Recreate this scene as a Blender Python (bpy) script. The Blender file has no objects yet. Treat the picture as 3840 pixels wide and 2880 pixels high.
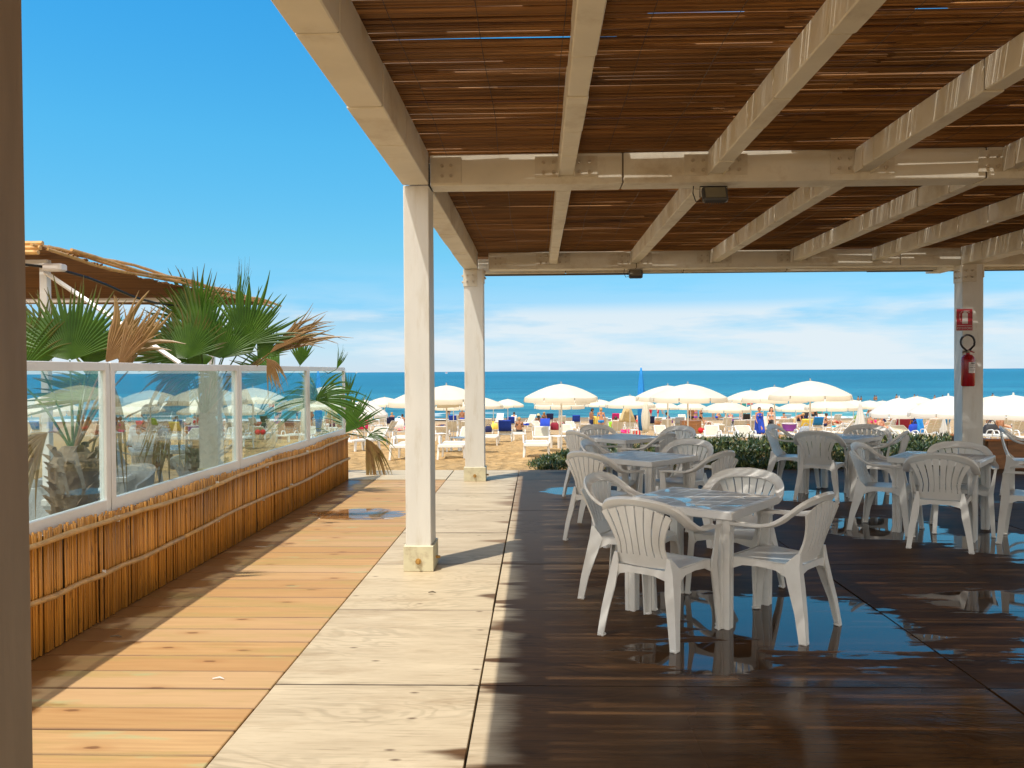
import bpy, bmesh, math, random
from mathutils import Vector, Matrix, noise
random.seed(7)
R = math.radians
S = bpy.context.scene
COL = S.collection
H = 1.58
# ------------------------------------------------------------------ camera
FPX = 3107.0
YAW, PITCH, ROLL = 0.0306566, 0.0152610, 0.0061
_f = Vector((-math.sin(YAW)*math.cos(PITCH), math.cos(YAW)*math.cos(PITCH), -math.sin(PITCH)))
_hx = Vector((math.cos(YAW), math.sin(YAW), 0)); _hu = _hx.cross(_f)
_R = _hx*math.cos(ROLL) - _hu*math.sin(ROLL); _U = _hx*math.sin(ROLL) + _hu*math.cos(ROLL)
cam_d = bpy.data.cameras.new('camera'); cam = bpy.data.objects.new('camera', cam_d); COL.objects.link(cam)
cam.matrix_world = Matrix(((_R.x, _U.x, -_f.x, 0), (_R.y, _U.y, -_f.y, 0), (_R.z, _U.z, -_f.z, H), (0, 0, 0, 1)))
cam_d.sensor_width = 36; cam_d.lens = 36*FPX/3840; cam_d.clip_start = 0.05; cam_d.clip_end = 60000
S.camera = cam
S.render.resolution_x, S.render.resolution_y = 1024, 768
S.view_settings.view_transform = 'Standard'; S.view_settings.look = 'None'
S.view_settings.exposure = 0.0; S.view_settings.gamma = 1.0
S.render.engine = 'CYCLES'

# ------------------------------------------------------------------ sun + sky
SUN = Vector((-0.27, -0.30, 1.0)).normalized()
sd = bpy.data.lights.new('sun', 'SUN'); sd.energy = 4.0; sd.angle = R(0.53); sd.color = (1.0, 0.95, 0.86)
so = bpy.data.objects.new('sun', sd); COL.objects.link(so)
so.rotation_euler = (-SUN).to_track_quat('-Z', 'Y').to_euler()
so.location = SUN*50
W = bpy.data.worlds.new('World'); S.world = W; W.use_nodes = True
nt = W.node_tree; nt.nodes.clear()
def wn(t, **k):
    n = nt.nodes.new(t)
    for a, b in k.items(): setattr(n, a, b)
    return n
sky = wn('ShaderNodeTexSky', sky_type='NISHITA', sun_disc=False)
sky.sun_elevation = math.asin(SUN.z); sky.sun_rotation = math.atan2(SUN.x, SUN.y)
sky.altitude = 0; sky.air_density = 1.0; sky.dust_density = 0.3; sky.ozone_density = 1.6
hs = wn('ShaderNodeHueSaturation'); hs.inputs['Hue'].default_value = 0.478; hs.inputs['Saturation'].default_value = 1.16; hs.inputs['Value'].default_value = 1.75
tc = wn('ShaderNodeTexCoord'); sx = wn('ShaderNodeSeparateXYZ')
mp = wn('ShaderNodeMapping'); mp.inputs['Scale'].default_value = (1.3, 1.3, 9)
n1 = wn('ShaderNodeTexNoise'); n1.inputs['Scale'].default_value = 3.4; n1.inputs['Detail'].default_value = 7; n1.inputs['Roughness'].default_value = 0.58
rmp = wn('ShaderNodeMapRange'); rmp.inputs[1].default_value = 0.40; rmp.inputs[2].default_value = 0.58
b1 = wn('ShaderNodeValToRGB')       # elevation band of the low cirrus
cr = b1.color_ramp; cr.elements[0].position = 0.0; cr.elements[0].color = (.62, .62, .62, 1)
cr.elements[1].position = 0.135; cr.elements[1].color = (0, 0, 0, 1)
for p, v in ((0.02, .72), (0.05, .75), (0.068, .80), (0.082, .22), (0.10, .12)):
    e = cr.elements.new(p); e.color = (v, v, v, 1)
base = wn('ShaderNodeMapRange'); base.inputs[1].default_value = 0.085; base.inputs[2].default_value = 0.0; base.inputs[3].default_value = 0.0; base.inputs[4].default_value = 0.5
ml = wn('ShaderNodeMath', operation='MULTIPLY'); ad = wn('ShaderNodeMath', operation='ADD', use_clamp=True)
mx = wn('ShaderNodeMix', data_type='RGBA'); mx.inputs[7].default_value = (5.9, 6.7, 7.2, 1)
bg = wn('ShaderNodeBackground'); bg.inputs['Strength'].default_value = 0.13; ow = wn('ShaderNodeOutputWorld')
L = nt.links.new
L(sky.outputs[0], hs.inputs['Color']); L(tc.outputs['Generated'], mp.inputs[0]); L(mp.outputs[0], n1.inputs['Vector'])
L(tc.outputs['Generated'], sx.inputs[0]); L(sx.outputs[2], b1.inputs[0]); L(sx.outputs[2], base.inputs[0]); L(n1.outputs[0], rmp.inputs[0])
L(rmp.outputs[0], ml.inputs[0]); L(b1.outputs[0], ml.inputs[1]); L(ml.outputs[0], ad.inputs[0]); L(base.outputs[0], ad.inputs[1])
grd = wn('ShaderNodeValToRGB')      # clearer, deeper blue air than the raw sky model gives
e = grd.color_ramp.elements; e[0].position = 0.0; e[0].color = (.36, .56, .92, 1); e[1].position = 1.0; e[1].color = (.24, .64, .86, 1)
for p, c in ((.03, (.30, .49, .78)), (.06, (.27, .46, .68)), (.145, (.31, .57, .67)), (.26, (.28, .67, .80)), (.40, (.21, .70, .93))):
    q = e.new(p); q.color = c+(1,)
mu = wn('ShaderNodeMix', data_type='RGBA', blend_type='MULTIPLY'); mu.inputs[0].default_value = 1.0
L(sx.outputs[2], grd.inputs[0]); L(hs.outputs[0], mu.inputs[6]); L(grd.outputs[0], mu.inputs[7])
# unseen bright warm cloud, added behind the camera to lift the shade
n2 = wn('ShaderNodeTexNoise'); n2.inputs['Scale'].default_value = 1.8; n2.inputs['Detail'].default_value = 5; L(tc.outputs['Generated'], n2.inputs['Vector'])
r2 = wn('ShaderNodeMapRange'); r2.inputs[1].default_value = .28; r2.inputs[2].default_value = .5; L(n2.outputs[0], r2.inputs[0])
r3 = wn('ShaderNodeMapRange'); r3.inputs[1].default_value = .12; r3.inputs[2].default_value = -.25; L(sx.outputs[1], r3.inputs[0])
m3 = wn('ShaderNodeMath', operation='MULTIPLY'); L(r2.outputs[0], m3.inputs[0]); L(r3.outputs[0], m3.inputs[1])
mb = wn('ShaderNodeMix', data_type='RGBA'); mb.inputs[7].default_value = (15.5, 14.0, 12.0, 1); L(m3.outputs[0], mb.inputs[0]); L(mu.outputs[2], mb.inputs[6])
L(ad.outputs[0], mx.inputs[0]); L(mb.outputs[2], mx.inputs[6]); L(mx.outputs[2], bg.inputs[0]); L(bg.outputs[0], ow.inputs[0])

# ------------------------------------------------------------------ helpers
def ray(px, py): return _f + _R*((px-1920)/FPX) - _U*((py-1440)/FPX)
def at_z(px, py, z=0.0):
    d = ray(px, py); t = (z-H)/d.z; return Vector((t*d.x, t*d.y, z))
def at_y(px, py, y):
    d = ray(px, py); t = y/d.y; return Vector((t*d.x, y, H+t*d.z))
PROF = [(-60, -.2), (13.3, -.06), (14.5, -.16), (16, -.30), (18.5, -.45), (25, -.87), (35, -1.5), (45.7, -2.17), (64, -2.95), (76, -3.22), (85, -3.33), (110, -3.9), (150, -4.3)]
def gz(y):
    for (a, b), (c, d) in zip(PROF, PROF[1:]):
        if y <= c: return b+(d-b)*(y-a)/(c-a)
    return PROF[-1][1]
def on_sand(px, py):
    d = ray(px, py); lo, hi = 12.0, 130.0
    for _ in range(50):
        m = (lo+hi)/2; t = m/d.y
        if H+t*d.z > gz(m): lo = m
        else: hi = m
    t = lo/d.y; return Vector((t*d.x, lo, gz(lo)))

class MB:
    def __init__(s): s.v = []; s.f = []; s.mi = []
    def quadgrid(s, rows, closed=False, cap=False, m=0):
        n = len(rows[0]); o = len(s.v)
        for r in rows: s.v += [tuple(p) for p in r]
        k = n if closed else n-1
        for i in range(len(rows)-1):
            for j in range(k):
                a = o+i*n+j; b = o+i*n+(j+1) % n
                s.f.append((a, b, b+n, a+n)); s.mi.append(m)
        if cap:
            s.f.append(tuple(o+j for j in range(n))[::-1]); s.mi.append(m)
            q = o+(len(rows)-1)*n; s.f.append(tuple(q+j for j in range(n))); s.mi.append(m)
    def box(s, a, b, m=0, M=None, bev=0):
        x0, y0, z0 = a; x1, y1, z1 = b; o = len(s.v)
        if bev:
            e = bev
            rows = []
            for (z, i) in ((z0, e), (z0+e, 0), (z1-e, 0), (z1, e)):
                X0, X1, Y0, Y1 = x0+i, x1-i, y0+i, y1-i
                c = min(e, (X1-X0)/3, (Y1-Y0)/3)
                r = [(X0+c, Y0, z), (X1-c, Y0, z), (X1, Y0+c, z), (X1, Y1-c, z), (X1-c, Y1, z), (X0+c, Y1, z), (X0, Y1-c, z), (X0, Y0+c, z)]
                rows.append([M @ Vector(p) if M else p for p in r])
            s.quadgrid(rows, True, True, m); return
        p = [(x0, y0, z0), (x1, y0, z0), (x1, y1, z0), (x0, y1, z0), (x0, y0, z1), (x1, y0, z1), (x1, y1, z1), (x0, y1, z1)]
        s.v += [tuple(M @ Vector(q)) if M else q for q in p]
        for f in ((3, 2, 1, 0), (4, 5, 6, 7), (0, 1, 5, 4), (1, 2, 6, 5), (2, 3, 7, 6), (3, 0, 4, 7)):
            s.f.append(tuple(o+i for i in f)); s.mi.append(m)
    def tube(s, pts, r, n=8, m=0, cap=True):
        pts = [Vector(p) for p in pts]; rs = r if isinstance(r, (list, tuple)) else [r]*len(pts)
        rows = []; up = None
        for i, p in enumerate(pts):
            t = (pts[min(i+1, len(pts)-1)]-pts[max(i-1, 0)]).normalized()
            if up is None:
                up = Vector((0, 0, 1)) if abs(t.z) < .9 else Vector((1, 0, 0))
            a = t.cross(up).normalized(); up = a.cross(t).normalized()
            rows.append([p+(a*math.cos(2*math.pi*k/n)+up*math.sin(2*math.pi*k/n))*rs[i] for k in range(n)])
        s.quadgrid(rows, True, cap, m)
    def lathe(s, prof, n=16, c=(0, 0, 0), m=0):
        rows = [[(c[0]+r*math.cos(2*math.pi*k/n), c[1]+r*math.sin(2*math.pi*k/n), c[2]+z) for k in range(n)] for r, z in prof]
        s.quadgrid(rows, True, True, m)
    def ball(s, c, r, n=10, k=6, m=0):
        rx, ry, rz = r if isinstance(r, (list, tuple)) else (r, r, r)
        rows = []
        for i in range(1, k):
            a = math.pi*i/k - math.pi/2
            rows.append([(c[0]+rx*math.cos(a)*math.cos(2*math.pi*j/n), c[1]+ry*math.cos(a)*math.sin(2*math.pi*j/n), c[2]+rz*math.sin(a)) for j in range(n)])
        s.quadgrid(rows, True, True, m)
    def prism(s, poly, d0, d1, axis='x', m=0, M=None):
        o = len(s.v); n = len(poly)
        def P(u, w, d):
            q = {'x': (d, u, w), 'y': (u, d, w), 'z': (u, w, d)}[axis]
            return tuple(M @ Vector(q)) if M else q
        s.v += [P(u, w, d0) for u, w in poly]+[P(u, w, d1) for u, w in poly]
        s.f.append(tuple(range(o, o+n))[::-1]); s.f.append(tuple(range(o+n, o+2*n))); s.mi += [m, m]
        for i in range(n):
            j = (i+1) % n; s.f.append((o+i, o+j, o+n+j, o+n+i)); s.mi.append(m)
    def build(s, name, mats, parent=None, smooth=False, fix=True, loc=None):
        me = bpy.data.meshes.new(name); me.from_pydata([tuple(v) for v in s.v], [], s.f)
        mats = mats if isinstance(mats, (list, tuple)) else [mats]
        for q in mats: me.materials.append(q)
        if len(mats) > 1: me.polygons.foreach_set('material_index', s.mi)
        if fix:
            bm = bmesh.new(); bm.from_mesh(me); bmesh.ops.recalc_face_normals(bm, faces=bm.faces); bm.to_mesh(me); bm.free()
        if smooth:
            me.polygons.foreach_set('use_smooth', [True]*len(me.polygons))
            if smooth != 'all':
                try: me.set_sharp_from_angle(angle=R(38))
                except Exception: pass
        me.update()
        ob = bpy.data.objects.new(name, me); COL.objects.link(ob)
        if parent: ob.parent = parent
        if loc: ob.location = loc
        return ob
def build_each(mb, name, mats, parent, smooth=False):
    """every loose piece of mb becomes an object of its own"""
    n = len(mb.v); par = list(range(n))
    def fd(a):
        while par[a] != a: par[a] = par[par[a]]; a = par[a]
        return a
    for f in mb.f:
        for q in f[1:]:
            a, c = fd(f[0]), fd(q)
            if a != c: par[max(a, c)] = min(a, c)
    grp = {}
    for f in mb.f: grp.setdefault(fd(f[0]), []).append(f)
    outl = []
    for k in sorted(grp):
        m2 = MB(); ids = {}
        for f in grp[k]:
            g2 = []
            for q in f:
                if q not in ids: ids[q] = len(m2.v); m2.v.append(mb.v[q])
                g2.append(ids[q])
            m2.f.append(tuple(g2)); m2.mi.append(0)
        outl.append(m2.build(name, mats, parent, smooth))
    return outl
def tag(o, label=None, cat=None, group=None, kind=None):
    if label: o['label'] = label
    if cat: o['category'] = cat
    if group: o['group'] = group
    if kind: o['kind'] = kind
    return o
def empty(name, loc=(0, 0, 0), rz=0, label=None, cat=None, group=None):
    o = bpy.data.objects.new(name, None); COL.objects.link(o); o.location = loc; o.rotation_euler = (0, 0, rz); o.empty_display_size = .1
    return tag(o, label, cat, group)
def copy_tree(o, parent=None):
    c = o.copy(); COL.objects.link(c)
    if parent: c.parent = parent
    for k in list(o.children): copy_tree(k, c)
    return c
used = set()
def inst(proto, loc, rz=0, label=None, cat=None, group=None, scale=1.0):
    """first call moves the prototype itself, later calls copy it with its parts"""
    o = proto if proto.name not in used else copy_tree(proto)
    used.add(proto.name)
    o.location = loc; o.rotation_euler = (0, 0, rz); o.scale = (scale,)*3
    return tag(o, label, cat, group)

# ------------------------------------------------------------------ materials
class NT:
    def __init__(s, name):
        s.m = bpy.data.materials.new(name); s.m.use_nodes = True; s.t = s.m.node_tree
        s.b = s.t.nodes['Principled BSDF']; s.out = s.t.nodes['Material Output']
        s.co = s.n('ShaderNodeTexCoord').outputs['Object']
    def n(s, t, **k):
        q = s.t.nodes.new(t)
        for a, b in k.items(): setattr(q, a, b)
        return q
    def put(s, sock, v):
        if isinstance(v, bpy.types.NodeSocket): s.t.links.new(v, sock)
        elif v is not None:
            if isinstance(v, tuple) and len(v) == 3 and sock.type == 'RGBA': v = v+(1,)
            sock.default_value = v
    def map(s, vec, scale=(1, 1, 1), loc=(0, 0, 0)):
        q = s.n('ShaderNodeMapping'); s.put(q.inputs[0], vec); q.inputs['Scale'].default_value = scale; s.put(q.inputs['Location'], loc); return q.outputs[0]
    def noise(s, vec, scale=5, detail=4, rough=.55, dist=0):
        q = s.n('ShaderNodeTexNoise'); s.put(q.inputs['Vector'], vec); q.inputs['Scale'].default_value = scale
        q.inputs['Detail'].default_value = detail; q.inputs['Roughness'].default_value = rough; q.inputs['Distortion'].default_value = dist
        return q.outputs['Fac']
    def math(s, op, a, b=None, c=None, clamp=False):
        q = s.n('ShaderNodeMath', operation=op, use_clamp=clamp); s.put(q.inputs[0], a); s.put(q.inputs[1], b)
        if c is not None: s.put(q.inputs[2], c)
        return q.outputs[0]
    def rng(s, v, a, b, c=0., d=1., smooth=False):
        q = s.n('ShaderNodeMapRange'); q.interpolation_type = 'SMOOTHSTEP' if smooth else 'LINEAR'
        s.put(q.inputs[0], v)
        for i, x in enumerate((a, b, c, d)): s.put(q.inputs[i+1], x)
        return q.outputs[0]
    def mix(s, f, a, b, mode='MIX'):
        q = s.n('ShaderNodeMix', data_type='RGBA', blend_type=mode); s.put(q.inputs[0], f); s.put(q.inputs[6], a); s.put(q.inputs[7], b); return q.outputs[2]
    def sep(s, v):
        q = s.n('ShaderNodeSeparateXYZ'); s.put(q.inputs[0], v); return q.outputs
    def comb(s, x, y, z):
        q = s.n('ShaderNodeCombineXYZ'); s.put(q.inputs[0], x); s.put(q.inputs[1], y); s.put(q.inputs[2], z); return q.outputs[0]
    def white(s, v):
        q = s.n('ShaderNodeTexWhiteNoise', noise_dimensions='3D'); s.put(q.inputs['Vector'], v); return q.outputs['Value'], q.outputs['Color']
    def bump(s, h, st=.3, d=.01, normal=None):
        q = s.n('ShaderNodeBump'); s.put(q.inputs['Height'], h); s.put(q.inputs['Strength'], st); s.put(q.inputs['Distance'], d)
        if normal: s.put(q.inputs['Normal'], normal)
        s.put(s.b.inputs['Normal'], q.outputs[0]); return q.outputs[0]
    def set(s, **k):
        for a, v in k.items(): s.put(s.b.inputs[a.replace('_', ' ')], v)
        return s.m
def simple(name, col, rough=.5, var=.12, scale=6, stretch=(1, 1, 1), bump=0, bscale=40, bd=.003, metal=0, dirt=None, dirt_amt=.3, dscale=2.5, spec=.5):
    t = NT(name); v = t.map(t.co, stretch)
    n = t.noise(v, scale)
    a = tuple(min(1, c*(1-var)) for c in col); b = tuple(min(1, c*(1+var)) for c in col)
    c = t.mix(t.rng(n, .3, .7), a, b)
    if dirt:
        d = t.noise(t.map(t.co, stretch, (3, 5, 1)), dscale, 6, .65)
        c = t.mix(t.rng(d, .52, .75, 0, dirt_amt), c, dirt)
    if bump:
        t.bump(t.noise(v, bscale, 3), bump, bd)
    return t.set(Base_Color=c, Roughness=rough, Metallic=metal, Specular_IOR_Level=spec)
M = {}
M['white_beam'] = simple('painted_timber', (.77, .72, .60), .5, .07, 3, (1, 1, 1), .25, 30, .004, dirt=(.40, .29, .16), dirt_amt=.65, dscale=2.4)
M['white_post'] = simple('painted_post', (.76, .74, .68), .5, .05, 2, (4, 4, .8), .25, 25, .003, dirt=(.48, .40, .26), dirt_amt=.55, dscale=1.6)
M['base_paint'] = simple('post_foot_paint', (.66, .61, .42), .5, .1, 8, dirt=(.25, .15, .06), dirt_amt=.6, dscale=9, bump=.2)
M['near_post'] = simple('shaded_post', (.33, .235, .15), .55, .12, 5, (3, 3, .5), .3, 20, .004, dirt=(.16, .11, .07), dirt_amt=.6, dscale=2)  # roof shade on the near post is put into its brown base
M['seam'] = simple('seam', (.12, .085, .05), .7)
M['steel_w'] = simple('painted_steel', (.70, .64, .52), .4, .06, 10, dirt=(.4, .28, .14), dirt_amt=.5, dscale=6)
M['bolt'] = simple('bolt_metal', (.55, .47, .36), .4, .15, 30, metal=.3)
M['rust'] = simple('rusty_bolt', (.45, .25, .06), .6, .3, 30)
M['frame'] = simple('white_aluminium', (.80, .79, .77), .3, .04, 4, dirt=(.55, .5, .42), dirt_amt=.3)
M['plastic'] = simple('resin_plastic', (.80, .78, .735), .33, .04, 3, bump=.06, bscale=220, bd=.001, dirt=(.48, .42, .33), dirt_amt=.35, dscale=3)
M['lounger'] = simple('lounger_plastic', (.74, .74, .72), .35, .03, 4)
M['slat'] = simple('lounger_slat', (.58, .54, .43), .4, .05, 4)
M['canvas'] = simple('cream_canvas', (.73, .70, .60), .8, .03, 3)
M['canvas_w'] = simple('white_canvas', (.70, .70, .69), .8, .02, 3)
M['alu'] = simple('pole_metal', (.78, .78, .76), .35, .05, 6)
M['knob'] = simple('knob_metal', (.35, .36, .38), .3, .1, 10, metal=.7)
M['blue'] = simple('blue_towel', (.01, .05, .42), .85, .15, 20, bump=.3, bscale=60)
M['navy'] = simple('navy_cloth', (.01, .018, .09), .85, .15, 20)
M['azure'] = simple('azure_cloth', (.01, .22, .62), .8, .15, 20)
M['turq'] = simple('turquoise_cloth', (.02, .42, .55), .7, .12, 20)
M['red'] = simple('red_cloth', (.55, .012, .02), .8, .15, 20)
M['maroon'] = simple('maroon_cloth', (.25, .01, .03), .8, .15, 20)
M['pink'] = simple('pink_cloth', (.80, .04, .22), .8, .1, 20)
M['magenta'] = simple('magenta_cloth', (.55, .01, .16), .8, .1, 20)
M['orange'] = simple('orange_cloth', (.90, .30, .01), .8, .1, 20)
M['green'] = simple('green_cloth', (.30, .62, .04), .8, .15, 20)
M['yellow'] = simple('yellow_cloth', (.85, .66, .12), .8, .12, 20)
M['towel_w'] = simple('white_towel', (.82, .84, .88), .85, .04, 20)
M['purple'] = simple('purple_cloth', (.25, .06, .38), .8, .15, 20)
M['black'] = simple('black_cloth', (.02, .02, .025), .7, .2, 20)
M['greyc'] = simple('grey_cloth', (.32, .36, .42), .8, .2, 20)
M['teal'] = simple('teal_cloth', (.02, .25, .26), .8, .2, 20)
M['bluegrey'] = simple('blue_grey_cloth', (.35, .5, .6), .8, .15, 20)
M['skin'] = simple('tanned_skin', (.46, .215, .11), .5, .08, 6)
M['skin_p'] = simple('fair_skin', (.66, .36, .24), .5, .07, 6)
M['skin_d'] = simple('deep_tan_skin', (.30, .13, .06), .5, .08, 6)
M['hair_b'] = simple('dark_hair', (.03, .017, .01), .5, .3, 40)
M['hair_l'] = simple('light_hair', (.42, .26, .1), .5, .3, 40)
M['brownwood'] = simple('stained_timber', (.26, .11, .035), .5, .3, 4, (1, 1, 6), .2, 20, dirt=(.09, .04, .015), dirt_amt=.6)
M['orangewood'] = simple('orange_timber', (.52, .17, .03), .5, .15, 6, (1, 1, 8))
M['wicker'] = simple('white_wicker', (.62, .62, .61), .6, .1, 8, bump=.6, bscale=90, bd=.01)
M['floodhouse'] = simple('floodlight_housing', (.07, .07, .07), .4, .1, 10)
M['floodglass'] = simple('floodlight_glass', (.22, .20, .14), .15, .05, 10)
M['ext_red'] = simple('extinguisher_red', (.36, .008, .012), .25, .04, 10)
M['sign_red'] = simple('sign_red', (.42, .012, .03), .45, .04, 10)
M['sign_white'] = simple('sign_white', (.72, .68, .66), .5, .03, 10)
M['rubber'] = simple('black_rubber', (.015, .015, .018), .4, .1, 10)
M['brass'] = simple('valve_metal', (.30, .26, .2), .35, .1, 20, metal=.8)
M['rope'] = simple('white_rope', (.75, .74, .7), .8)
M['boat'] = simple('white_hull', (.8, .78, .76), .5)
M['trunk'] = simple('palm_trunk', (.22, .15, .09), .9, .4, 8, bump=.8, bscale=20, bd=.02)
M['thatch_pole'] = simple('bamboo_pole', (.58, .33, .11), .45, .2, 5, (3, 3, 3), dirt=(.2, .11, .05), dirt_amt=.6, dscale=6)

def cane_mat(name, a, b, dark, along, rough=.5, trans=0.0, tcol=(.9, .35, .05)):
    """bamboo cane: colour varies from cane to cane, dark nodes and stains along its length"""
    t = NT(name)
    s = t.sep(t.co)
    if along == 'x': v1 = t.comb(t.math('MULTIPLY', s[0], .35), t.math('MULTIPLY', s[1], 75), t.math('MULTIPLY', s[2], 3)); v2 = (5, 60, 20)
    elif along == 'y': v1 = t.comb(t.math('MULTIPLY', s[0], 75), t.math('MULTIPLY', s[1], .35), s[2]); v2 = (60, 5, 20)
    else: v1 = t.comb(t.math('MULTIPLY', s[0], 3), t.math('MULTIPLY', s[1], 55), t.math('MULTIPLY', s[2], .5)); v2 = (20, 45, 7)
    c = t.mix(t.rng(t.noise(v1, 1, 2), .32, .68), a, b)
    st = t.noise(t.map(t.co, v2), 1, 3, .6)
    c = t.mix(t.rng(st, .60, .74, 0, .85), c, dark)
    big = t.noise(t.map(t.co, (.5, .9, .8)), 1, 4)
    c = t.mix(t.rng(big, .5, .75, 0, .5), c, dark)
    t.bump(t.noise(t.map(t.co, tuple(q*2 for q in v2)), 1, 2), .3, .003)
    t.set(Base_Color=c, Roughness=rough)
    if trans:
        tr = t.n('ShaderNodeBsdfTranslucent'); t.put(tr.inputs[0], t.mix(.5, c, tcol))
        ms = t.n('ShaderNodeMixShader'); ms.inputs[0].default_value = trans
        t.t.links.new(t.b.outputs[0], ms.inputs[1]); t.t.links.new(tr.outputs[0], ms.inputs[2]); t.t.links.new(ms.outputs[0], t.out.inputs[0])
    return t.m
M['cane_roof'] = cane_mat('reed_roof', (.48, .235, .07), (.115, .050, .018), (.03, .014, .007), 'x', .5, .32, (.98, .66, .32))
M['cane_fence'] = cane_mat('bamboo_screen', (.86, .40, .065), (.42, .17, .022), (.07, .03, .01), 'z', .4)
M['cane_hut'] = cane_mat('reed_hut', (.30, .15, .055), (.15, .075, .03), (.08, .04, .02), 'x', .6, .1)

# canvas lets light through
for k in ('canvas', 'canvas_w'):
    t = M[k].node_tree; b = t.nodes['Principled BSDF']; o = t.nodes['Material Output']
    tr = t.nodes.new('ShaderNodeBsdfTranslucent'); tr.inputs[0].default_value = (.9, .84, .68, 1); ms = t.nodes.new('ShaderNodeMixShader'); ms.inputs[0].default_value = .3
    t.links.new(b.outputs[0], ms.inputs[1]); t.links.new(tr.outputs[0], ms.inputs[2]); t.links.new(ms.outputs[0], o.inputs[0])

# leaves: colour goes from green to a dry brown at the tips (point attribute 'dry')
def leaf_mat(name, g1, g2, dry):
    t = NT(name); at = t.n('ShaderNodeAttribute'); at.attribute_name = 'dry'
    c = t.mix(t.rng(t.noise(t.map(t.co, (6, 6, 6)), 1), .3, .7), g1, g2)
    c = t.mix(t.rng(at.outputs['Fac'], .35, .8), c, dry)
    t.set(Base_Color=c, Roughness=.42)
    tr = t.n('ShaderNodeBsdfTranslucent'); t.put(tr.inputs[0], t.mix(.5, c, (.25, .42, .03)))
    ms = t.n('ShaderNodeMixShader'); ms.inputs[0].default_value = .3
    t.t.links.new(t.b.outputs[0], ms.inputs[1]); t.t.links.new(tr.outputs[0], ms.inputs[2]); t.t.links.new(ms.outputs[0], t.out.inputs[0])
    return t.m
M['leaf'] = leaf_mat('palm_leaf', (.026, .080, .005), (.070, .16, .010), (.17, .065, .022))
M['leaf_dry'] = leaf_mat('dry_palm_leaf', (.34, .19, .07), (.22, .11, .04), (.42, .27, .13))
M['succulent'] = simple('succulent_leaf', (.045, .095, .022), .4, .45, 5)
tt = NT('succulent_leaf_mix'); oi = tt.noise(tt.map(tt.co, (9, 9, 9)), 1, 3)
M['succulent'] = tt.set(Base_Color=tt.mix(tt.rng(oi, .5, .72), tt.mix(tt.rng(tt.noise(tt.co, 30, 1), .35, .65), (.010, .030, .008), (.036, .082, .020)), (.26, .26, .05)), Roughness=.4)

# clear panes
t = NT('clear_pane'); gl = t.n('ShaderNodeBsdfGlossy'); gl.inputs['Roughness'].default_value = .0; gl.inputs[0].default_value = (.80, .95, .95, 1)
tp = t.n('ShaderNodeBsdfTransparent'); tp.inputs[0].default_value = (.85, .92, .92, 1)
df = t.n('ShaderNodeBsdfDiffuse'); df.inputs[0].default_value = (.75, .75, .72, 1)
ge = t.n('ShaderNodeNewGeometry'); dt = t.n('ShaderNodeVectorMath', operation='DOT_PRODUCT'); t.t.links.new(ge.outputs['Normal'], dt.inputs[0]); t.t.links.new(ge.outputs['Incoming'], dt.inputs[1])
cs = t.math('SUBTRACT', 1.0, t.math('ABSOLUTE', dt.outputs['Value'])); frs = t.math('ADD', .04, t.math('MULTIPLY', .96, t.math('POWER', cs, 5.0)))
m1 = t.n('ShaderNodeMixShader'); t.put(m1.inputs[0], t.math('MULTIPLY', frs, 2.1, clamp=True)); t.t.links.new(tp.outputs[0], m1.inputs[1]); t.t.links.new(gl.outputs[0], m1.inputs[2])
m2 = t.n('ShaderNodeMixShader'); t.put(m2.inputs[0], t.rng(t.noise(t.map(t.co, (1, 1.5, 4)), 1.6, 6), .45, .8, .015, .10)); t.t.links.new(m1.outputs[0], m2.inputs[1]); t.t.links.new(df.outputs[0], m2.inputs[2])
t.t.links.new(m2.outputs[0], t.out.inputs[0]); M['pane'] = t.m

# ---- deck boards (pine, honey coloured) laid across the walk
t = NT('pine_boards'); s = t.sep(t.co)
idx = t.math('FLOOR', t.math('DIVIDE', s[1], .24)); rv, rc = t.white(t.comb(idx, 3.0, 1.0))
v = t.comb(t.math('ADD', s[0], t.math('MULTIPLY', rv, 37)), s[1], 0)
g = t.noise(t.map(v, (1.6, 34, 1)), 1, 5, .6, .4)
col = t.mix(t.rng(g, .25, .75), (.42, .22, .075), (.62, .37, .15))
col = t.mix(t.rng(rv, 0, 1, 0, .6), col, (.44, .225, .08))
col = t.mix(t.rng(t.white(t.comb(idx, 9.0, 4.0))[0], .5, 1, 0, .4), col, (.66, .47, .27))
vo = t.n('ShaderNodeTexVoronoi', voronoi_dimensions='2D'); t.put(vo.inputs['Vector'], t.map(v, (1.5, 4.1667, 1))); vo.inputs['Scale'].default_value = 1
kn = t.math('ADD', t.math('ADD', vo.outputs['Distance'], t.math('MULTIPLY', t.math('GREATER_THAN', t.sep(vo.outputs['Color'])[0], .62), .5)), t.math('MULTIPLY', t.math('SUBTRACT', t.noise(t.map(v, (30, 60, 1)), 1), .5), .06))
col = t.mix(t.rng(kn, .03, .075, .9, 0, True), col, (.08, .030, .012)); col = t.mix(t.rng(kn, .06, .2, .4, 0), col, (.38, .17, .05))
pe = t.math('PINGPONG', s[1], .12); col = t.mix(t.rng(pe, .004, .014, .85, 0), col, (.12, .05, .015))
stn = t.noise(t.map(v, (.9, 5, 1)), 1, 5, .6)                       # greenish weather stains
col = t.mix(t.rng(stn, .50, .66, 0, .7), col, (.40, .28, .085))
grn = t.noise(t.map(v, (1.5, 5, 1), (8, 3, 0)), 1, 3, .5)
col = t.mix(t.rng(grn, .64, .70, 0, .6), col, (.38, .42, .20))
wet = t.math('SUBTRACT', t.rng(s[0], -2.80, -2.0, 1, .1), t.math('MULTIPLY', t.noise(t.map(v, (1.2, 1.3, 1), (1, 9, 0)), 1, 4), 1.5))
wet = t.rng(wet, -.12, .02, 0, 1, True)                             # damp along the bamboo screen
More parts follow.
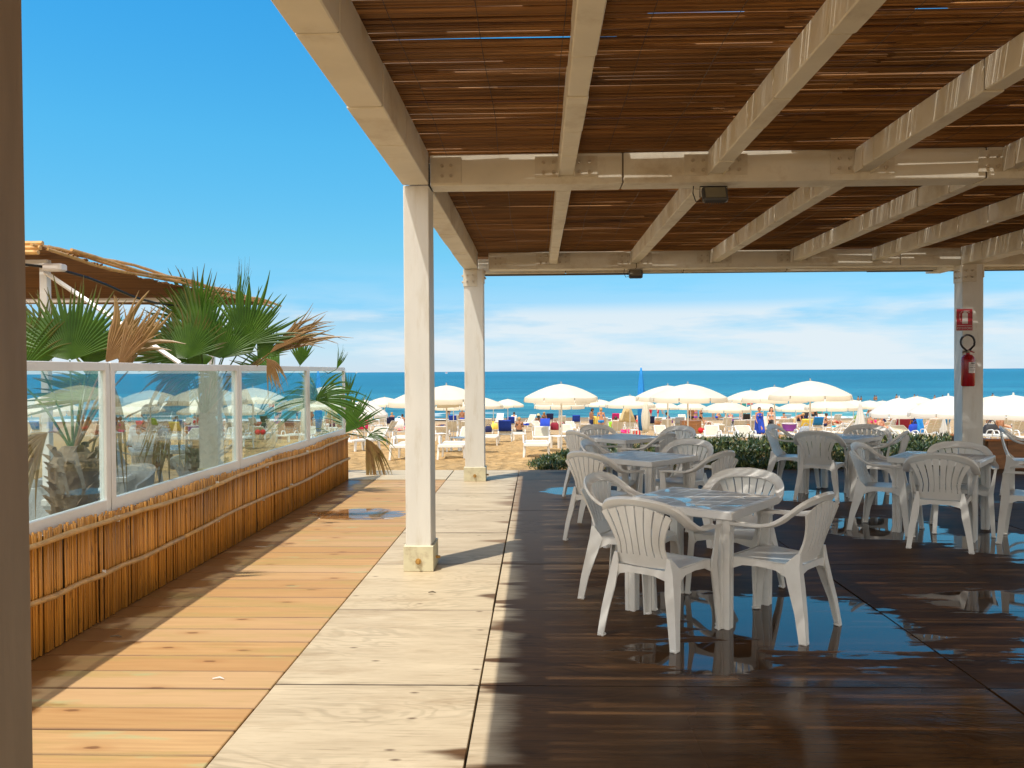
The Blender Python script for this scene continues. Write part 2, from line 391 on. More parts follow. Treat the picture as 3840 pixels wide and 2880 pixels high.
pud = t.noise(t.map(t.co, (.9, .9, 1), (2.3, .4, 0)), 1, 3)
pd = t.math('ADD', t.math('POWER', t.math('DIVIDE', t.math('SUBTRACT', s[0], -2.0), .52), 2.), t.math('POWER', t.math('DIVIDE', t.math('SUBTRACT', s[1], 9.15), .35), 2.))
pud = t.rng(t.math('ADD', pd, t.math('MULTIPLY', t.math('SUBTRACT', t.noise(t.map(v, (3, 9, 1)), 1, 5), .5), 3.2)), .8, 1.1, 1, 0)
wet = t.math('MAXIMUM', wet, pud)
col = t.mix(t.math('MULTIPLY', wet, .82), col, (.17, .062, .016))
ro = t.math('SUBTRACT', .62, t.math('MULTIPLY', wet, .28)); ro = t.math('SUBTRACT', ro, t.math('MULTIPLY', pud, .30))
t.bump(t.math('ADD', g, t.math('MULTIPLY', t.noise(t.map(v, (8, 120, 1)), 1), .4)), t.rng(pud, 0, 1, .22, .02), .003)
M['pine'] = t.set(Base_Color=col, Roughness=ro)

# ---- plywood sheets, dry towards the walk, soaked under the roof, with standing water
t = NT('plywood_sheets'); s = t.sep(t.co)
ix = t.math('FLOOR', t.math('DIVIDE', t.math('ADD', s[0], .30), 2.51)); iy = t.math('FLOOR', t.math('DIVIDE', t.math('SUBTRACT', s[1], 4.13), 1.31))
rv, rc = t.white(t.comb(ix, iy, 2.0)); off = t.math('MULTIPLY', rv, 60)
v = t.comb(t.math('ADD', s[0], off), t.math('ADD', s[1], t.math('MULTIPLY', off, .37)), 0)
warp = t.noise(t.map(v, (.7, 2.2, 1)), 1, 4, .55, .6)
ring = t.math('SINE', t.math('MULTIPLY', warp, 120))
fine = t.noise(t.map(v, (3.5, 70, 1)), 1, 4, .65)
mot = t.noise(t.map(v, (1.2, 5, 1)), 1, 5, .65)
ringa = t.math('MULTIPLY', t.rng(ring, -.2, 1, 0, 1), t.rng(t.noise(t.map(v, (.8, 1.8, 1), (4, 4, 0)), 1, 2), .48, .62, .1, .85))
dry = t.mix(t.rng(mot, .3, .7), (.64, .52, .355), (.47, .365, .24))
dry = t.mix(t.rng(rv, 0, 1, 0, .35), dry, (.66, .53, .33))
dry = t.mix(t.math('MULTIPLY', ringa, .45), dry, (.26, .20, .12))
dry = t.mix(t.rng(fine, .54, .70, 0, .6), dry, (.26, .185, .105))
dry = t.mix(t.rng(t.noise(t.map(v, (.9, 3.2, 1), (1, 8, 0)), 1, 6, .7), .52, .68, 0, .55), dry, (.36, .25, .14))
sp = t.n('ShaderNodeTexVoronoi', voronoi_dimensions='2D'); t.put(sp.inputs['Vector'], t.map(v, (1.6, 3.4, 1))); sp.inputs['Scale'].default_value = 1
dry = t.mix(t.math('MULTIPLY', t.rng(sp.outputs['Distance'], .012, .05, .8, 0), t.math('GREATER_THAN', t.sep(sp.outputs['Color'])[0], .6)), dry, (.10, .05, .025))
edge = t.math('PINGPONG', t.math('SUBTRACT', s[1], 4.13), .655)     # dirt gathers at the cross joints
dry = t.mix(t.math('MULTIPLY', t.rng(edge, 0, .05, 1, 0), t.rng(t.noise(t.map(v, (3, 20, 1)), 1, 4), .42, .62, 0, .65)), dry, (.17, .10, .05))
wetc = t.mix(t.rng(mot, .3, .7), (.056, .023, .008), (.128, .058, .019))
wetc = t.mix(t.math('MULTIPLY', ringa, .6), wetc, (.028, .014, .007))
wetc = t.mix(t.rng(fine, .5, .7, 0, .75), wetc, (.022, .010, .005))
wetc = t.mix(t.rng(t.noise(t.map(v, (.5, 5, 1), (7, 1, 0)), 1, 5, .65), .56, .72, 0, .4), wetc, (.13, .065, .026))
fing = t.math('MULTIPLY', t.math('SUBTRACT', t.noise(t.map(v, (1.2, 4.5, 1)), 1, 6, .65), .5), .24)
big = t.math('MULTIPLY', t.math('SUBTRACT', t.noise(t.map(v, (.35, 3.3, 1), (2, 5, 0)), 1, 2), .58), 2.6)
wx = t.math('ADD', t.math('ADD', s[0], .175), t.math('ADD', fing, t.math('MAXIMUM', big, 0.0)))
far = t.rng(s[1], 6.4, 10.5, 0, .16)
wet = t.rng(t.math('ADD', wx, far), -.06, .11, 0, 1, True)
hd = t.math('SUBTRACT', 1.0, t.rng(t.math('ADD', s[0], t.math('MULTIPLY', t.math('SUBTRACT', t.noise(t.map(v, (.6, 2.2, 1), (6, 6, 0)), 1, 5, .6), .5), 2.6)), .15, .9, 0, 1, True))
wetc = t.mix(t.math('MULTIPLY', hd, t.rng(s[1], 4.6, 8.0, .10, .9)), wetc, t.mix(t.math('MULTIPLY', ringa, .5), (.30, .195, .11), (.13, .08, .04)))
def blob(cx, cy, rx, ry):
    return t.math('SUBTRACT', 1.0, t.math('SQRT', t.math('ADD', t.math('POWER', t.math('DIVIDE', t.math('SUBTRACT', s[0], cx), rx), 2.), t.math('POWER', t.math('DIVIDE', t.math('SUBTRACT', s[1], cy), ry), 2.))))
p = None
for q in ((1.6, 5.15, .85, .85), (1.05, 5.6, .55, .4), (.95, 4.6, .5, .35), (3.45, 8.3, .7, .85), (4.3, 7.4, .75, .7), (3.45, 10.4, 1.1, .5), (.45, 10.9, .38, .4), (3.3, 5.6, .75, .45), (3.3, 4.6, .7, .5), (4.6, 10.3, 1.1, .7), (2.2, 9.3, .5, .3)):
    b_ = blob(*q); p = b_ if p is None else t.math('MAXIMUM', p, b_)
pn = t.math('ADD', t.math('MULTIPLY', t.math('SUBTRACT', t.noise(t.map(v, (2.0, 9, 1), (3, 3, 0)), 1, 6, .65), .5), 1.5), t.math('MULTIPLY', t.math('SUBTRACT', t.noise(t.map(t.co, (1.1, 1.6, 1)), 1, 3), .5), 1.2))
pud = t.math('MULTIPLY', t.rng(t.math('ADD', p, pn), .12, .22, 0, 1, True), wet)
film = t.math('MULTIPLY', t.rng(t.math('ADD', s[1], t.math('MULTIPLY', t.noise(t.map(v, (1.2, 3, 1), (9, 2, 0)), 1, 3), 1.6)), 5.2, 4.7, 0, 1, True), t.rng(s[0], .35, .9, 0, 1))   # thin film of water nearest the camera
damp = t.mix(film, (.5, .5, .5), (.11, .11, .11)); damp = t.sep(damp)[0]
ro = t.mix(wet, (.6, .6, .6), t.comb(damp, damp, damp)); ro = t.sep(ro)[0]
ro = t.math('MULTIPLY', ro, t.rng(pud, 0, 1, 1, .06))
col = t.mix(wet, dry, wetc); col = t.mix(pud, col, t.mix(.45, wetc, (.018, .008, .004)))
col = t.mix(t.rng(edge, .003, .008, .85, 0), col, (.02, .012, .007))
hgt = t.math('ADD', t.math('MULTIPLY', fine, .7), t.math('MULTIPLY', ringa, .3))
t.bump(hgt, t.math('MULTIPLY', t.rng(wet, 0, 1, .4, .14), t.rng(pud, 0, 1, 1, .02)), .004)
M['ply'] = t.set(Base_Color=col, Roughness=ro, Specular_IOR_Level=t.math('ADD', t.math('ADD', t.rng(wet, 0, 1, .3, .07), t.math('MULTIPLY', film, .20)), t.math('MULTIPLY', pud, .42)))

# ---- sand
t = NT('beach_sand'); s = t.sep(t.co)
a = t.noise(t.co, 1.3, 6, .6); b2 = t.noise(t.co, 9, 5, .7)
col = t.mix(t.rng(a, .3, .7), (.58, .375, .17), (.47, .285, .115)); col = t.mix(t.rng(b2, .54, .72, 0, .6), col, (.38, .225, .09))
col = t.mix(t.rng(s[1], 40, 66, 0, .55), col, (.48, .37, .26))
col = t.mix(t.rng(t.math('ADD', s[1], t.math('MULTIPLY', a, 4)), 80, 83.5), col, (.26, .19, .12))
fp = t.n('ShaderNodeTexVoronoi', feature='SMOOTH_F1'); t.put(fp.inputs['Vector'], t.comb(t.math('ADD', s[0], t.math('MULTIPLY', b2, .5)), s[1], 0)); fp.inputs['Scale'].default_value = 4.2
t.bump(t.math('ADD', t.math('MULTIPLY', fp.outputs['Distance'], 1.0), t.math('MULTIPLY', b2, .9)), 1.0, .10)
M['sand'] = t.set(Base_Color=col, Roughness=.9, Specular_IOR_Level=.15)

# ---- sea
t = NT('sea_water'); s = t.sep(t.co); Y = s[1]
dk = t.noise(t.map(t.co, (.012, .045, 1)), 1, 5, .6); dk2 = t.noise(t.map(t.co, (.0015, .009, 1)), 1, 4, .6)
lg = t.math('LOGARITHM', t.math('MAXIMUM', Y, 50.0), 10.0)
rp = t.n('ShaderNodeValToRGB'); t.put(rp.inputs[0], t.rng(lg, 1.9, 4.2)); e = rp.color_ramp.elements
e[0].position = 0; e[0].color = (.10, .33, .34, 1); e[1].position = 1; e[1].color = (.006, .10, .21, 1)
for p_, c_ in ((.08, (.045, .25, .30)), (.2, (.015, .18, .28)), (.42, (.006, .145, .235)), (.7, (.010, .17, .29)), (.88, (.006, .125, .24))):
    q = e.new(p_); q.color = c_+(1,)
col = t.mix(t.rng(dk, .42, .66, 0, .7), rp.outputs[0], (.004, .085, .17)); col = t.mix(t.rng(dk2, .5, .7, 0, .35), col, (.03, .22, .38))
stk = t.noise(t.map(t.co, (.05, .55, 1)), 1, 4, .6, .5); col = t.mix(t.rng(stk, .46, .64, 0, .55), col, (.004, .07, .15)); col = t.mix(t.rng(stk, .44, .30, 0, .35), col, (.06, .30, .42))
wv = t.math('SINE', t.math('MULTIPLY', t.math('ADD', Y, t.math('MULTIPLY', t.noise(t.map(t.co, (.035, .02, 1)), 1, 3), 26)), .72))
foam = t.math('MULTIPLY', t.rng(wv, .72, .93), t.rng(t.noise(t.map(t.co, (.35, 1.1, 1)), 1, 5, .7), .38, .5))
foam = t.math('MULTIPLY', foam, t.math('MULTIPLY', t.rng(Y, 104, 95, 0, 1), t.rng(t.noise(t.map(t.co, (.05, .05, 1), (3, 8, 0)), 1, 2), .42, .55)))
shore = t.rng(t.math('ADD', Y, t.math('MULTIPLY', t.noise(t.map(t.co, (.15, .1, 1)), 1, 3), 5)), 88.6, 87.6, 0, 1)
foam = t.math('MAXIMUM', foam, t.math('MULTIPLY', shore, t.rng(t.noise(t.map(t.co, (1.2, 1.6, 1)), 1, 4, .7), .36, .5)))
col = t.mix(t.math('MULTIPLY', foam, .9), col, (.85, .88, .88))
w1 = t.noise(t.map(t.co, (.22, .75, 1)), 1, 6, .62, .4); w2 = t.noise(t.map(t.co, (.05, .16, 1)), 1, 3, .5)
t.bump(t.math('ADD', w1, t.math('MULTIPLY', w2, 1.6)), t.rng(Y, 80, 1500, .95, .5), .9)
M['sea'] = t.set(Base_Color=col, Roughness=t.rng(foam, 0, 1, .35, .8), Specular_IOR_Level=.14)

# ------------------------------------------------------------------ ground, sea
def axis(segs):
    out = []
    for a, b, n in segs: out += [a+(b-a)*i/n for i in range(n)]
    return out+[segs[-1][1]]
ys = axis([(-60, 12.6, 3), (12.6, 26, 90), (26, 45, 50), (45, 90, 45), (90, 150, 6)])
xs = axis([(-400, -30, 6), (-30, -8, 16), (-8, 12, 110), (12, 60, 40), (60, 400, 6)])
g = MB(); rows = []
for y in ys:
    r_ = []
    for x in xs:
        z = gz(y)
        if y > 12.7:
            a = 0.05*noise.noise(Vector((x*.5, y*.5, 0)))+.045*noise.noise(Vector((x*1.9, y*1.9, 5)))+.03*noise.noise(Vector((x*4.2, y*4.2, 9)))
            z += a*min(1, max(0, (y-13.0)/.8))*(1 if y < 70 else .3)
            if y > 13.15 and x > .1:                 # the planted bank beside the deck
                z += .30*math.exp(-((y-14.9)/1.0)**2)*min(1, max(0, (x-.1)/1.2))
        else: z = -.16
        r_.append((x, y, z))
    rows.append(r_)
g.quadgrid(rows); o = g.build('sand', M['sand'], smooth='all', fix=False); tag(o, kind='structure')
g = MB(); rows = []
for y in axis([(82, 140, 116), (140, 400, 26), (400, 3000, 12), (3000, 30000, 6)]):
    rows.append([(x, y, -3.32+(.13*math.sin(y*.72+3.2*noise.noise(Vector((x*.035, y*.02, 0)))*4)*max(0, min(1, (130-y)/30)) if y < 140 else 0)) for x in axis([(-30000, -300, 5), (-300, -60, 8), (-60, 80, 90), (80, 300, 8), (300, 30000, 5)])])
g.quadgrid(rows); o = g.build('sea', M['sea'], smooth='all', fix=False); tag(o, kind='structure')

# ------------------------------------------------------------------ deck
def boards():
    b = MB(); y = -1.2; k = 0
    while y < 12.05:
        dz = random.uniform(-.0015, .0015)
        b.box((-3.05, y+.0035, -.04), (-1.345, min(y+.24, 12.06)-.0035, dz), bev=.004); y += .24; k += 1
    return b
tag(boards().build('boardwalk', M['pine']), kind='structure')
b = MB()
ycuts = [4.13+1.31*k for k in range(-5, 6)]+[11.985, 13.22]
ycuts = sorted(set([round(q, 3) for q in ycuts if q < 11.9]+[11.93, 13.22]))
for y0, y1 in zip(ycuts, ycuts[1:]):
    for x0, x1 in ((-1.339, -.30), (-.30, 2.21), (2.21, 4.72), (4.72, 7.23), (7.23, 9.74), (9.74, 12.25)):
        jx = random.uniform(-.003, .003)
        b.box((x0+.006, y0+.002, -.03), (x1-.006+jx, y1-.002, 0.004+random.uniform(-.001, .001)), bev=.0015)
for x0, x1 in ((-3.9, -2.35), (-2.35, -1.345)):
    b.box((x0, 12.07, -.03), (x1-.004, 13.22, .006), bev=.002)
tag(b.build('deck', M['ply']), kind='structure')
b = MB(); b.box((-3.9, -1.3, -.11), (12.3, 13.15, -.05)); tag(b.build('deck_joists', M['seam']), kind='structure')

# ------------------------------------------------------------------ pergola posts and beams
ZB, ZT = 3.05, 3.30
def post(x0, x1, y0, y1, label, mk='white_post', plate=None):
    e = empty('pergola_post', ((x0+x1)/2, (y0+y1)/2, 0), 0, label, 'post', 'pergola posts')
    hx, hy = (x1-x0)/2, (y1-y0)/2
    b = MB(); b.box((-hx, -hy, .02), (hx, hy, ZB-.002), bev=.006); b.build('shaft', M[mk], e)
    c = .018; b = MB()
    b.box((-hx-c, -hy-c, .004), (hx+c, hy+c, .205), bev=.004); f = b.build('foot_plate', M['base_paint'], e)
    b = MB()
    b.tube([(0, -hy-c, .085), (0, -hy-c-.035, .085)], .012, 8); b.tube([(0, -hy-c, .085), (0, -hy-c-.012, .085)], .024, 8)
    b.tube([(hx+c, 0, .085), (hx+c+.035, 0, .085)], .012, 8)
    build_each(b, 'bolt', M['rust'], f)
    if plate:
        b = MB(); h0 = ZB-.25
        b.box((-hx-.008, -hy-.010, h0), (-hx+.19, hy+.006, ZB-.006), bev=.002)
        b.box((hx-.02, -hy-.006, h0+.06), (hx+.008, hy+.006, ZB-.006), bev=.002)
        p_ = build_each(b, 'bracket', M['steel_w'], e)[0]
        b = MB()
        for dx in (.045, .13):
            for dz in (.07, .16): b.tube([(-hx+dx, -hy-.01, h0+dz), (-hx+dx, -hy-.035, h0+dz)], .014, 7)
        for dz in (.07, .16):
            for dy in (-.05, .05):
                b.tube([(-hx-.008, dy, h0+dz), (-hx-.035, dy, h0+dz)], .012, 7); b.tube([(hx+.008, dy, h0+.06+dz), (hx+.03, dy, h0+.06+dz)], .012, 7)
        build_each(b, 'bolt', M['bolt'], p_)
    return e
post(-1.048, -.846, 6.51, 6.80, 'tall sunlit white post in the middle of the deck, nearest of the white posts')
post(-1.045, -.765, 11.86, 12.08, 'white post at the seaward end of the deck beside the sand, bolted bracket on top', plate=True)
post(5.985, 6.275, 11.86, 12.10, 'shaded white post on the right carrying the red sign and the fire extinguisher', plate=True)
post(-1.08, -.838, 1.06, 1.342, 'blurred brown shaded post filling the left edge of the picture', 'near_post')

def beam_box(b, x0, x1, y0, y1, z0, z1, segs, axis_, m=0):
    """a wrapped timber beam, its cladding in lengths with thin open seams"""
    a0, a1 = (y0, y1) if axis_ == 'y' else (x0, x1)
    cuts = [a0]; q = a0+segs*random.uniform(.3, 1)
    while q < a1-.25: cuts.append(q); q += segs*random.uniform(.7, 1.3)
    cuts.append(a1)
    for c0, c1 in zip(cuts, cuts[1:]):
        j = random.uniform(0, .006)
        if axis_ == 'y': b.box((x0-j, c0+.006, z0-j), (x1+j, c1-.006, z1), bev=.006)
        else: b.box((c0+.006, y0-j, z0-j), (c1-.006, y1+j, z1), bev=.006)
def beam(name, args, core, label, group):
    e = empty(name, (0, 0, 0), 0, label, 'beam', group)
    x0, x1, y0, y1, z0, z1, sg, ax = args
    e.location = ((x0+x1)/2, (y0+y1)/2, z0); ox, oy, oz = e.location
    b = MB(); beam_box(b, x0-ox, x1-ox, y0-oy, y1-oy, 0, z1-z0, sg, ax); b.build('cladding', M['white_beam'], e)
    b = MB(); b.box((x0-ox+.006, y0-oy+.006, .006), (x1-ox-.006, y1-oy-.006, z1-z0-.006)); b.build('core', M['seam'], e)
    return e
EB = 'main beams of the pergola'
beam('edge_beam', (-1.046, -.848, -2.2, 6.50, ZB, ZT, .85, 'y'), 0, 'big cream edge beam running from the top of the picture to the nearest white post', EB)
beam('edge_beam', (-1.046, -.848, 6.82, 11.96, ZB, ZT, .7, 'y'), 0, 'cream edge beam between the two white posts on the left', EB)
cb1 = beam('cross_beam', (-.845, 10.5, 6.54, 6.77, ZB, ZT-.01, 3.2, 'x'), 0, 'long cream cross beam carrying the larger floodlight', EB)
cb2 = beam('cross_beam', (-.70, 10.8, 11.93, 12.17, ZB, ZT-.01, 3.0, 'x'), 0, 'cream cross beam at the sea end carrying the small floodlight', EB)
beam('fascia_beam', (-.9, 10.8, 12.62, 12.70, 3.07, ZT-.01, 2.2, 'x'), 0, 'thin outermost beam along the sea edge of the roof', EB)
beam('edge_beam', (5.985, 6.20, 6.79, 11.915, ZB, ZT-.006, .8, 'y'), 0, 'cream beam reaching the post with the extinguisher from the upper right', EB)
beam('edge_beam', (5.985, 6.20, 12.19, 12.98, ZB, ZT-.05, .8, 'y'), 0, 'short beam end sticking out to the sea above the post with the extinguisher', EB)
RX = [.235, 1.40, 2.53, 3.66, 4.80]
names = ['first', 'second', 'third', 'fourth', 'fifth']
GR = 'roof rafters under the reed roof'
def bracket(parent, x, y, loc):
    ox, oy, oz = loc
    for sx_ in (-1, 1):
        b = MB()
        a0, a1 = (x-.245, x-.063) if sx_ < 0 else (x+.063, x+.245)
        xx = x+sx_*.058; u0, u1 = min(xx, xx+sx_*.006), max(xx, xx+sx_*.006)
        yy = y
        if sx_ > 0: pl = [(u0, yy-.17), (u1, yy-.17), (u1, yy-.010), (a1, yy-.010), (a1, yy-.002), (u0, yy-.002)]
        else: pl = [(u0, yy-.17), (u1, yy-.17), (u1, yy-.002), (a0, yy-.002), (a0, yy-.010), (u0, yy-.010)]
        b.prism([(p-ox, q-oy) for p, q in pl], 3.10-oz, 3.265-oz, 'z')
        p_ = b.build('bracket', M['steel_w'], parent)
        b = MB()
        for dx in (.10, .18):
            for z in (3.14, 3.215): b.tube([(x+sx_*dx-ox, y-.010-oy, z-oz), (x+sx_*dx-ox, y-.032-oy, z-oz)], .013, 7)
        build_each(b, 'bolt', M['bolt'], p_)
for i, x in enumerate(RX+[6.09, 7.25]):
    nm = (names+['sixth', 'seventh'])[i]
    e = beam('rafter', (x-.056, x+.056, -2.2, 6.528, 3.115, ZT-.008, .8, 'y'), 0, 'cream rafter in the near roof bay, %s one from the left' % nm, GR)
    bracket(e, x, 6.54, e.location)
for i, x in enumerate(RX+[7.25]):
    nm = (names+['outermost'])[i]
    e = beam('rafter', (x-.056, x+.056, 6.785, 11.918, 3.115, ZT-.008, .8, 'y'), 0, 'cream rafter in the far roof bay towards the sea, %s one from the left' % nm, GR)
    if i != 4: bracket(e, x, 11.93, e.location)
for (y, x0, par) in ((6.54, -.84, cb1), (11.93, -.69, cb2)):
    ox, oy, oz = par.location; b = MB(); b.box((x0+.004-ox, y-.012-oy, 3.065-oz), (x0+.25-ox, y-.003-oy, 3.27-oz), bev=.002); p_ = b.build('end_bracket', M['steel_w'], par)
    b = MB()
    for dx in (.10, .17):
        for z in (3.12, 3.2): b.tube([(x0+dx-ox, y-.012-oy, z-oz), (x0+dx-ox, y-.032-oy, z-oz)], .013, 7)
    build_each(b, 'bolt', M['bolt'], p_)

# reed roof: every cane is modelled, in two loose layers that leave slits
b = MB()
def cane_x(b, x0, x1, y, z, r, wob, n=5, step=.55):
    k = max(2, int((x1-x0)/step)); ph = random.uniform(0, 50); pts = []; rs = []
    for i in range(k+1):
        x = x0+(x1-x0)*i/k
        pts.append((x, y+wob*noise.noise(Vector((x*.45, ph, y*.01)))*2, z+.5*wob*noise.noise(Vector((x*.6, 9, ph)))*2)); rs.append(r*random.uniform(.88, 1.1))
    b.tube(pts, rs, n, cap=False)
GAPS = []
for _ in range(1100):
    gy = random.uniform(2.5, 12.8); GAPS.append((random.uniform(-1.2, 10), gy, random.uniform(.2, 1.3), random.uniform(.008, .016)))
def runs(x0, x1, y):
    out = [(x0, x1)]
    for gx, gy, gl, gw in GAPS:
        if abs(gy-y) < gw:
            nw = []
            for a, c in out:
                if gx+gl <= a or gx >= c: nw.append((a, c))
                else:
                    if gx-a > .15: nw.append((a, gx))
                    if c-gx-gl > .15: nw.append((gx+gl, c))
            out = nw
    return out
y = -2.0
while y < 12.88:
    x = -1.05+random.uniform(-.02, .03)
    while x < 11:
        ln = random.choice((2.3, 3.0, 3.6)) if y > 2 else 4
        if random.random() > .02: cane_x(b, x, min(x+ln, 11), y+random.uniform(-.004, .004), ZT+.009+random.uniform(-.005, .005), random.uniform(.0054, .0080), .0080, 5, .6)
        x += ln-.03
    y += .0142
y = -2.0
while y < 12.88:
    x = -1.05
    while x < 11:
        ln = random.choice((2.4, 3.6, 4.8))
        if random.random() > .045:
            for a_, c_ in runs(x, min(x+ln, 11), y): cane_x(b, a_, c_, y, ZT+.028, random.uniform(.0080, .0105), .010, 4, .9)
        x += ln
    y += .0178
rf = b.build('reed_roof', M['cane_roof'], smooth='all', fix=False)
tag(rf, 'brown reed cane matting laid as the roof over the white rafters', 'reed roof')
b = MB()
for x in [k*.42-.7 for k in range(27)]:
    pts = [(x+.03*noise.noise(Vector((x, y*.7, 0))), y, ZT-.004) for y in [-2+.35*j for j in range(43)]]
    b.tube(pts, .0016, 4, cap=False)
b.build('tie_wire', M['rubber'], rf)
b = MB()
b.box((-.9, 12.715, 3.045), (1.55, 12.75, 3.07)); b.box((1.55, 12.73, 3.06), (5.0, 12.76, 3.085)); b.box((5.0, 12.72, 3.05), (10.8, 12.75, 3.075))
b.build('edge_batten', M['seam'], rf)

# floodlights
def flood(px, py, yy, sc, label):
    p0 = at_y(px, py, yy); e = empty('floodlight', (p0.x, yy, 3.04), 0, label, 'lamp', 'floodlights on the cross beams')
    Mx = Matrix.Rotation(R(-28), 4, 'X') @ Matrix.Translation((0, 0, -.10*sc))
    b = MB(); b.box((-.115*sc, -.035*sc, -.075*sc), (.115*sc, .03*sc, .075*sc), M=Mx, bev=.012*sc)
    for i in range(9): b.box(((-.09+.021*i)*sc, .03*sc, -.06*sc), ((-.084+.021*i)*sc, .055*sc, .06*sc), M=Mx)
    b.build('housing', M['floodhouse'], e)
    b = MB(); b.box((-.092*sc, -.042*sc, -.055*sc), (.092*sc, -.034*sc, .055*sc), M=Mx); b.build('lens', M['floodglass'], e)
    b = MB(); b.tube([(-.125*sc, 0, -.10*sc), (-.125*sc, 0, 0), (.125*sc, 0, 0), (.125*sc, 0, -.10*sc)], .006*sc, 6)
    b.tube([(-.11*sc, .03, -.12*sc), (-.16*sc, .02, -.13*sc), (-.19*sc, 0, -.06*sc), (-.18*sc, .02, .012)], .005*sc, 6); b.build('bracket', M['rubber'], e)
flood(2676, 735, 6.66, .86, 'grey floodlight hanging under the nearer cross beam')
flood(2382, 1000, 12.0, .85, 'small floodlight under the far cross beam at the sea end')

# sign and extinguisher on the right post
yf = 11.86
c0 = at_y(3618, 1199, yf-.004)
e = empty('fire_extinguisher_sign', (c0.x-.006, yf-.003, c0.z), 0, 'red sign with a white extinguisher drawing and the word ESTINTORE on the post', 'sign')
b = MB(); b.box((-.118, -.004, -.158), (.118, 0, .158)); b.build('plate', M['sign_white'], e)
b = MB(); b.box((-.110, -.0055, -.150), (.110, -.004, .150)); b.build('red_field', M['sign_red'], e)
b = MB()
b.prism([(-.032, -.055), (.045, -.055), (.045, .085), (.025, .108), (.02, .118), (-.008, .118), (-.012, .108), (-.032, .085)], -.0075, -.0055, 'y')
b.box((-.012, -.0075, .12), (.07, -.0055, .128)); b.prism([(.02, .115), (.07, .098), (.07, .104), (.024, .122)], -.0075, -.0055, 'y')
arc = [(-.005, .122), (-.04, .118), (-.065, .09), (-.07, .05), (-.063, -.005), (-.048, -.035)]
for (x0, z0), (x1, z1) in zip(arc, arc[1:]): b.prism([(x0, z0), (x1, z1), (x1+.007, z1+.004), (x0+.004, z0-.007)], -.0076, -.0055, 'y')
b.box((-.10, -.0075, -.085), (.10, -.0055, -.080)); b.build('pictogram', M['sign_white'], e)
fc = bpy.data.curves.new('sign_text', 'FONT'); fc.body = 'ESTINTORE'; fc.size = .044; fc.align_x = 'CENTER'; fc.extrude = .0008
fo = bpy.data.objects.new('tmp', fc); COL.objects.link(fo)
me = bpy.data.meshes.new_from_object(fo.evaluated_get(bpy.context.evaluated_depsgraph_get())); bpy.data.objects.remove(fo)
me.materials.clear(); me.materials.append(M['sign_white'])
lt = bpy.data.objects.new('lettering', me); COL.objects.link(lt); lt.parent = e; lt.location = (0, -.0065, -.134); lt.rotation_euler = (R(90), 0, 0); lt.scale = (.92, 1, 1)
c1 = at_y(3629, 1393, yf-.08)
e = empty('fire_extinguisher', (c1.x, yf-.085, c1.z-.21), 0, 'red fire extinguisher with a black hose hanging on the right post', 'fire extinguisher')
b = MB(); b.lathe([(.02, 0), (.078, .004), (.088, .02), (.088, .37), (.08, .41), (.05, .44), (.028, .45), (.026, .47)], 20); b.build('cylinder', M['ext_red'], e, smooth=True)
b = MB(); b.lathe([(.024, .468), (.028, .475), (.028, .50), (.015, .515)], 10); b.tube([(.0, 0, .49), (-.06, 0, .482)], .012, 8); b.ball((-.07, -.01, .48), .016); b.build('valve', M['brass'], e, smooth=True)
b = MB(); b.prism([(-.02, .50), (.03, .505), (.085, .56), (.075, .568), (.01, .52)], -.012, .012, 'y'); b.prism([(.0, .49), (.08, .47), (.09, .478), (.02, .51)], -.012, .012, 'y'); b.build('handle', M['ext_red'], e)
b = MB(); pts = []
for k in range(19):
    a = R(-60+k*16.5); pts.append((-.035+.105*math.cos(a)-.02, -.03, .62-.02+.11*math.sin(a)))
b.tube([(.01, -.01, .50)]+[(.075-.0, -.02, .575)]+[(-.02+.095*math.cos(R(q)), -.03, .62+.10*math.sin(R(q))) for q in range(-20, 240, 20)]+[(-.03, -.02, .50)], .014, 8); b.build('hose', M['rubber'], e, smooth='all')
b = MB()
def arc_patch(b, r, a0, a1, z0, z1, n=8):
    b.quadgrid([[(r*math.cos(R(a0+(a1-a0)*k/n)), r*math.sin(R(a0+(a1-a0)*k/n)), z) for k in range(n+1)] for z in (z0, z1)])
arc_patch(b, .0895, -110, -30, .19, .34); lb = b.build('label', M['sign_white'], e, fix=False)
b = MB()
for z, a0, a1, h in ((.318, -95, -50, .014), (.30, -100, -40, .003), (.285, -104, -36, .003), (.262, -104, -70, .006), (.262, -62, -40, .006), (.235, -100, -42, .002), (.222, -100, -50, .002)): arc_patch(b, .0902, a0, a1, z, z+h)
b.build('print', M['black'], lb, fix=False)

# ------------------------------------------------------------------ glazed bamboo fence
FX = -2.84; FY1 = 12.08
fe = empty('glass_fence', (FX, 6, 0), 0, 'white framed glass windbreak on a bamboo screen along the left side of the deck', 'fence')
FZ = 1.655
fo_ = Vector((FX, 6, 0))
def fb(b, a, c, **k): b.box(tuple(Vector(a)-fo_), tuple(Vector(c)-fo_), **k)
py = [12.08, 10.13, 7.76, 5.39, 3.02, .65]
for k in range(5):
    y1, y0 = py[k], py[k+1]; w = .032 if k else .05
    b = MB()
    a, c = y0+.006, y1-.006
    fb(b, (FX-.02, a, FZ-.055), (FX+.02, c, FZ), bev=.003); fb(b, (FX-.02, a, .665), (FX+.02, c, .755), bev=.003)
    fb(b, (FX-.021, a, .664), (FX+.021, a+.055, FZ-.002), bev=.003); fb(b, (FX-.021, c-.055, .664), (FX+.021, c, FZ-.002), bev=.003)
    fr_ = b.build('window_frame', M['frame'], fe)
    b = MB(); fb(b, (FX-.003, a+.05, .75), (FX+.003, c-.05, FZ-.05)); b.build('pane', M['pane'], fr_)
for y in py:
    b = MB(); yy = min(max(y, .7), 12.05); fb(b, (FX-.045, yy-.03, 0), (FX-.022, yy+.03, FZ-.06)); b.build('post', M['frame'], fe)
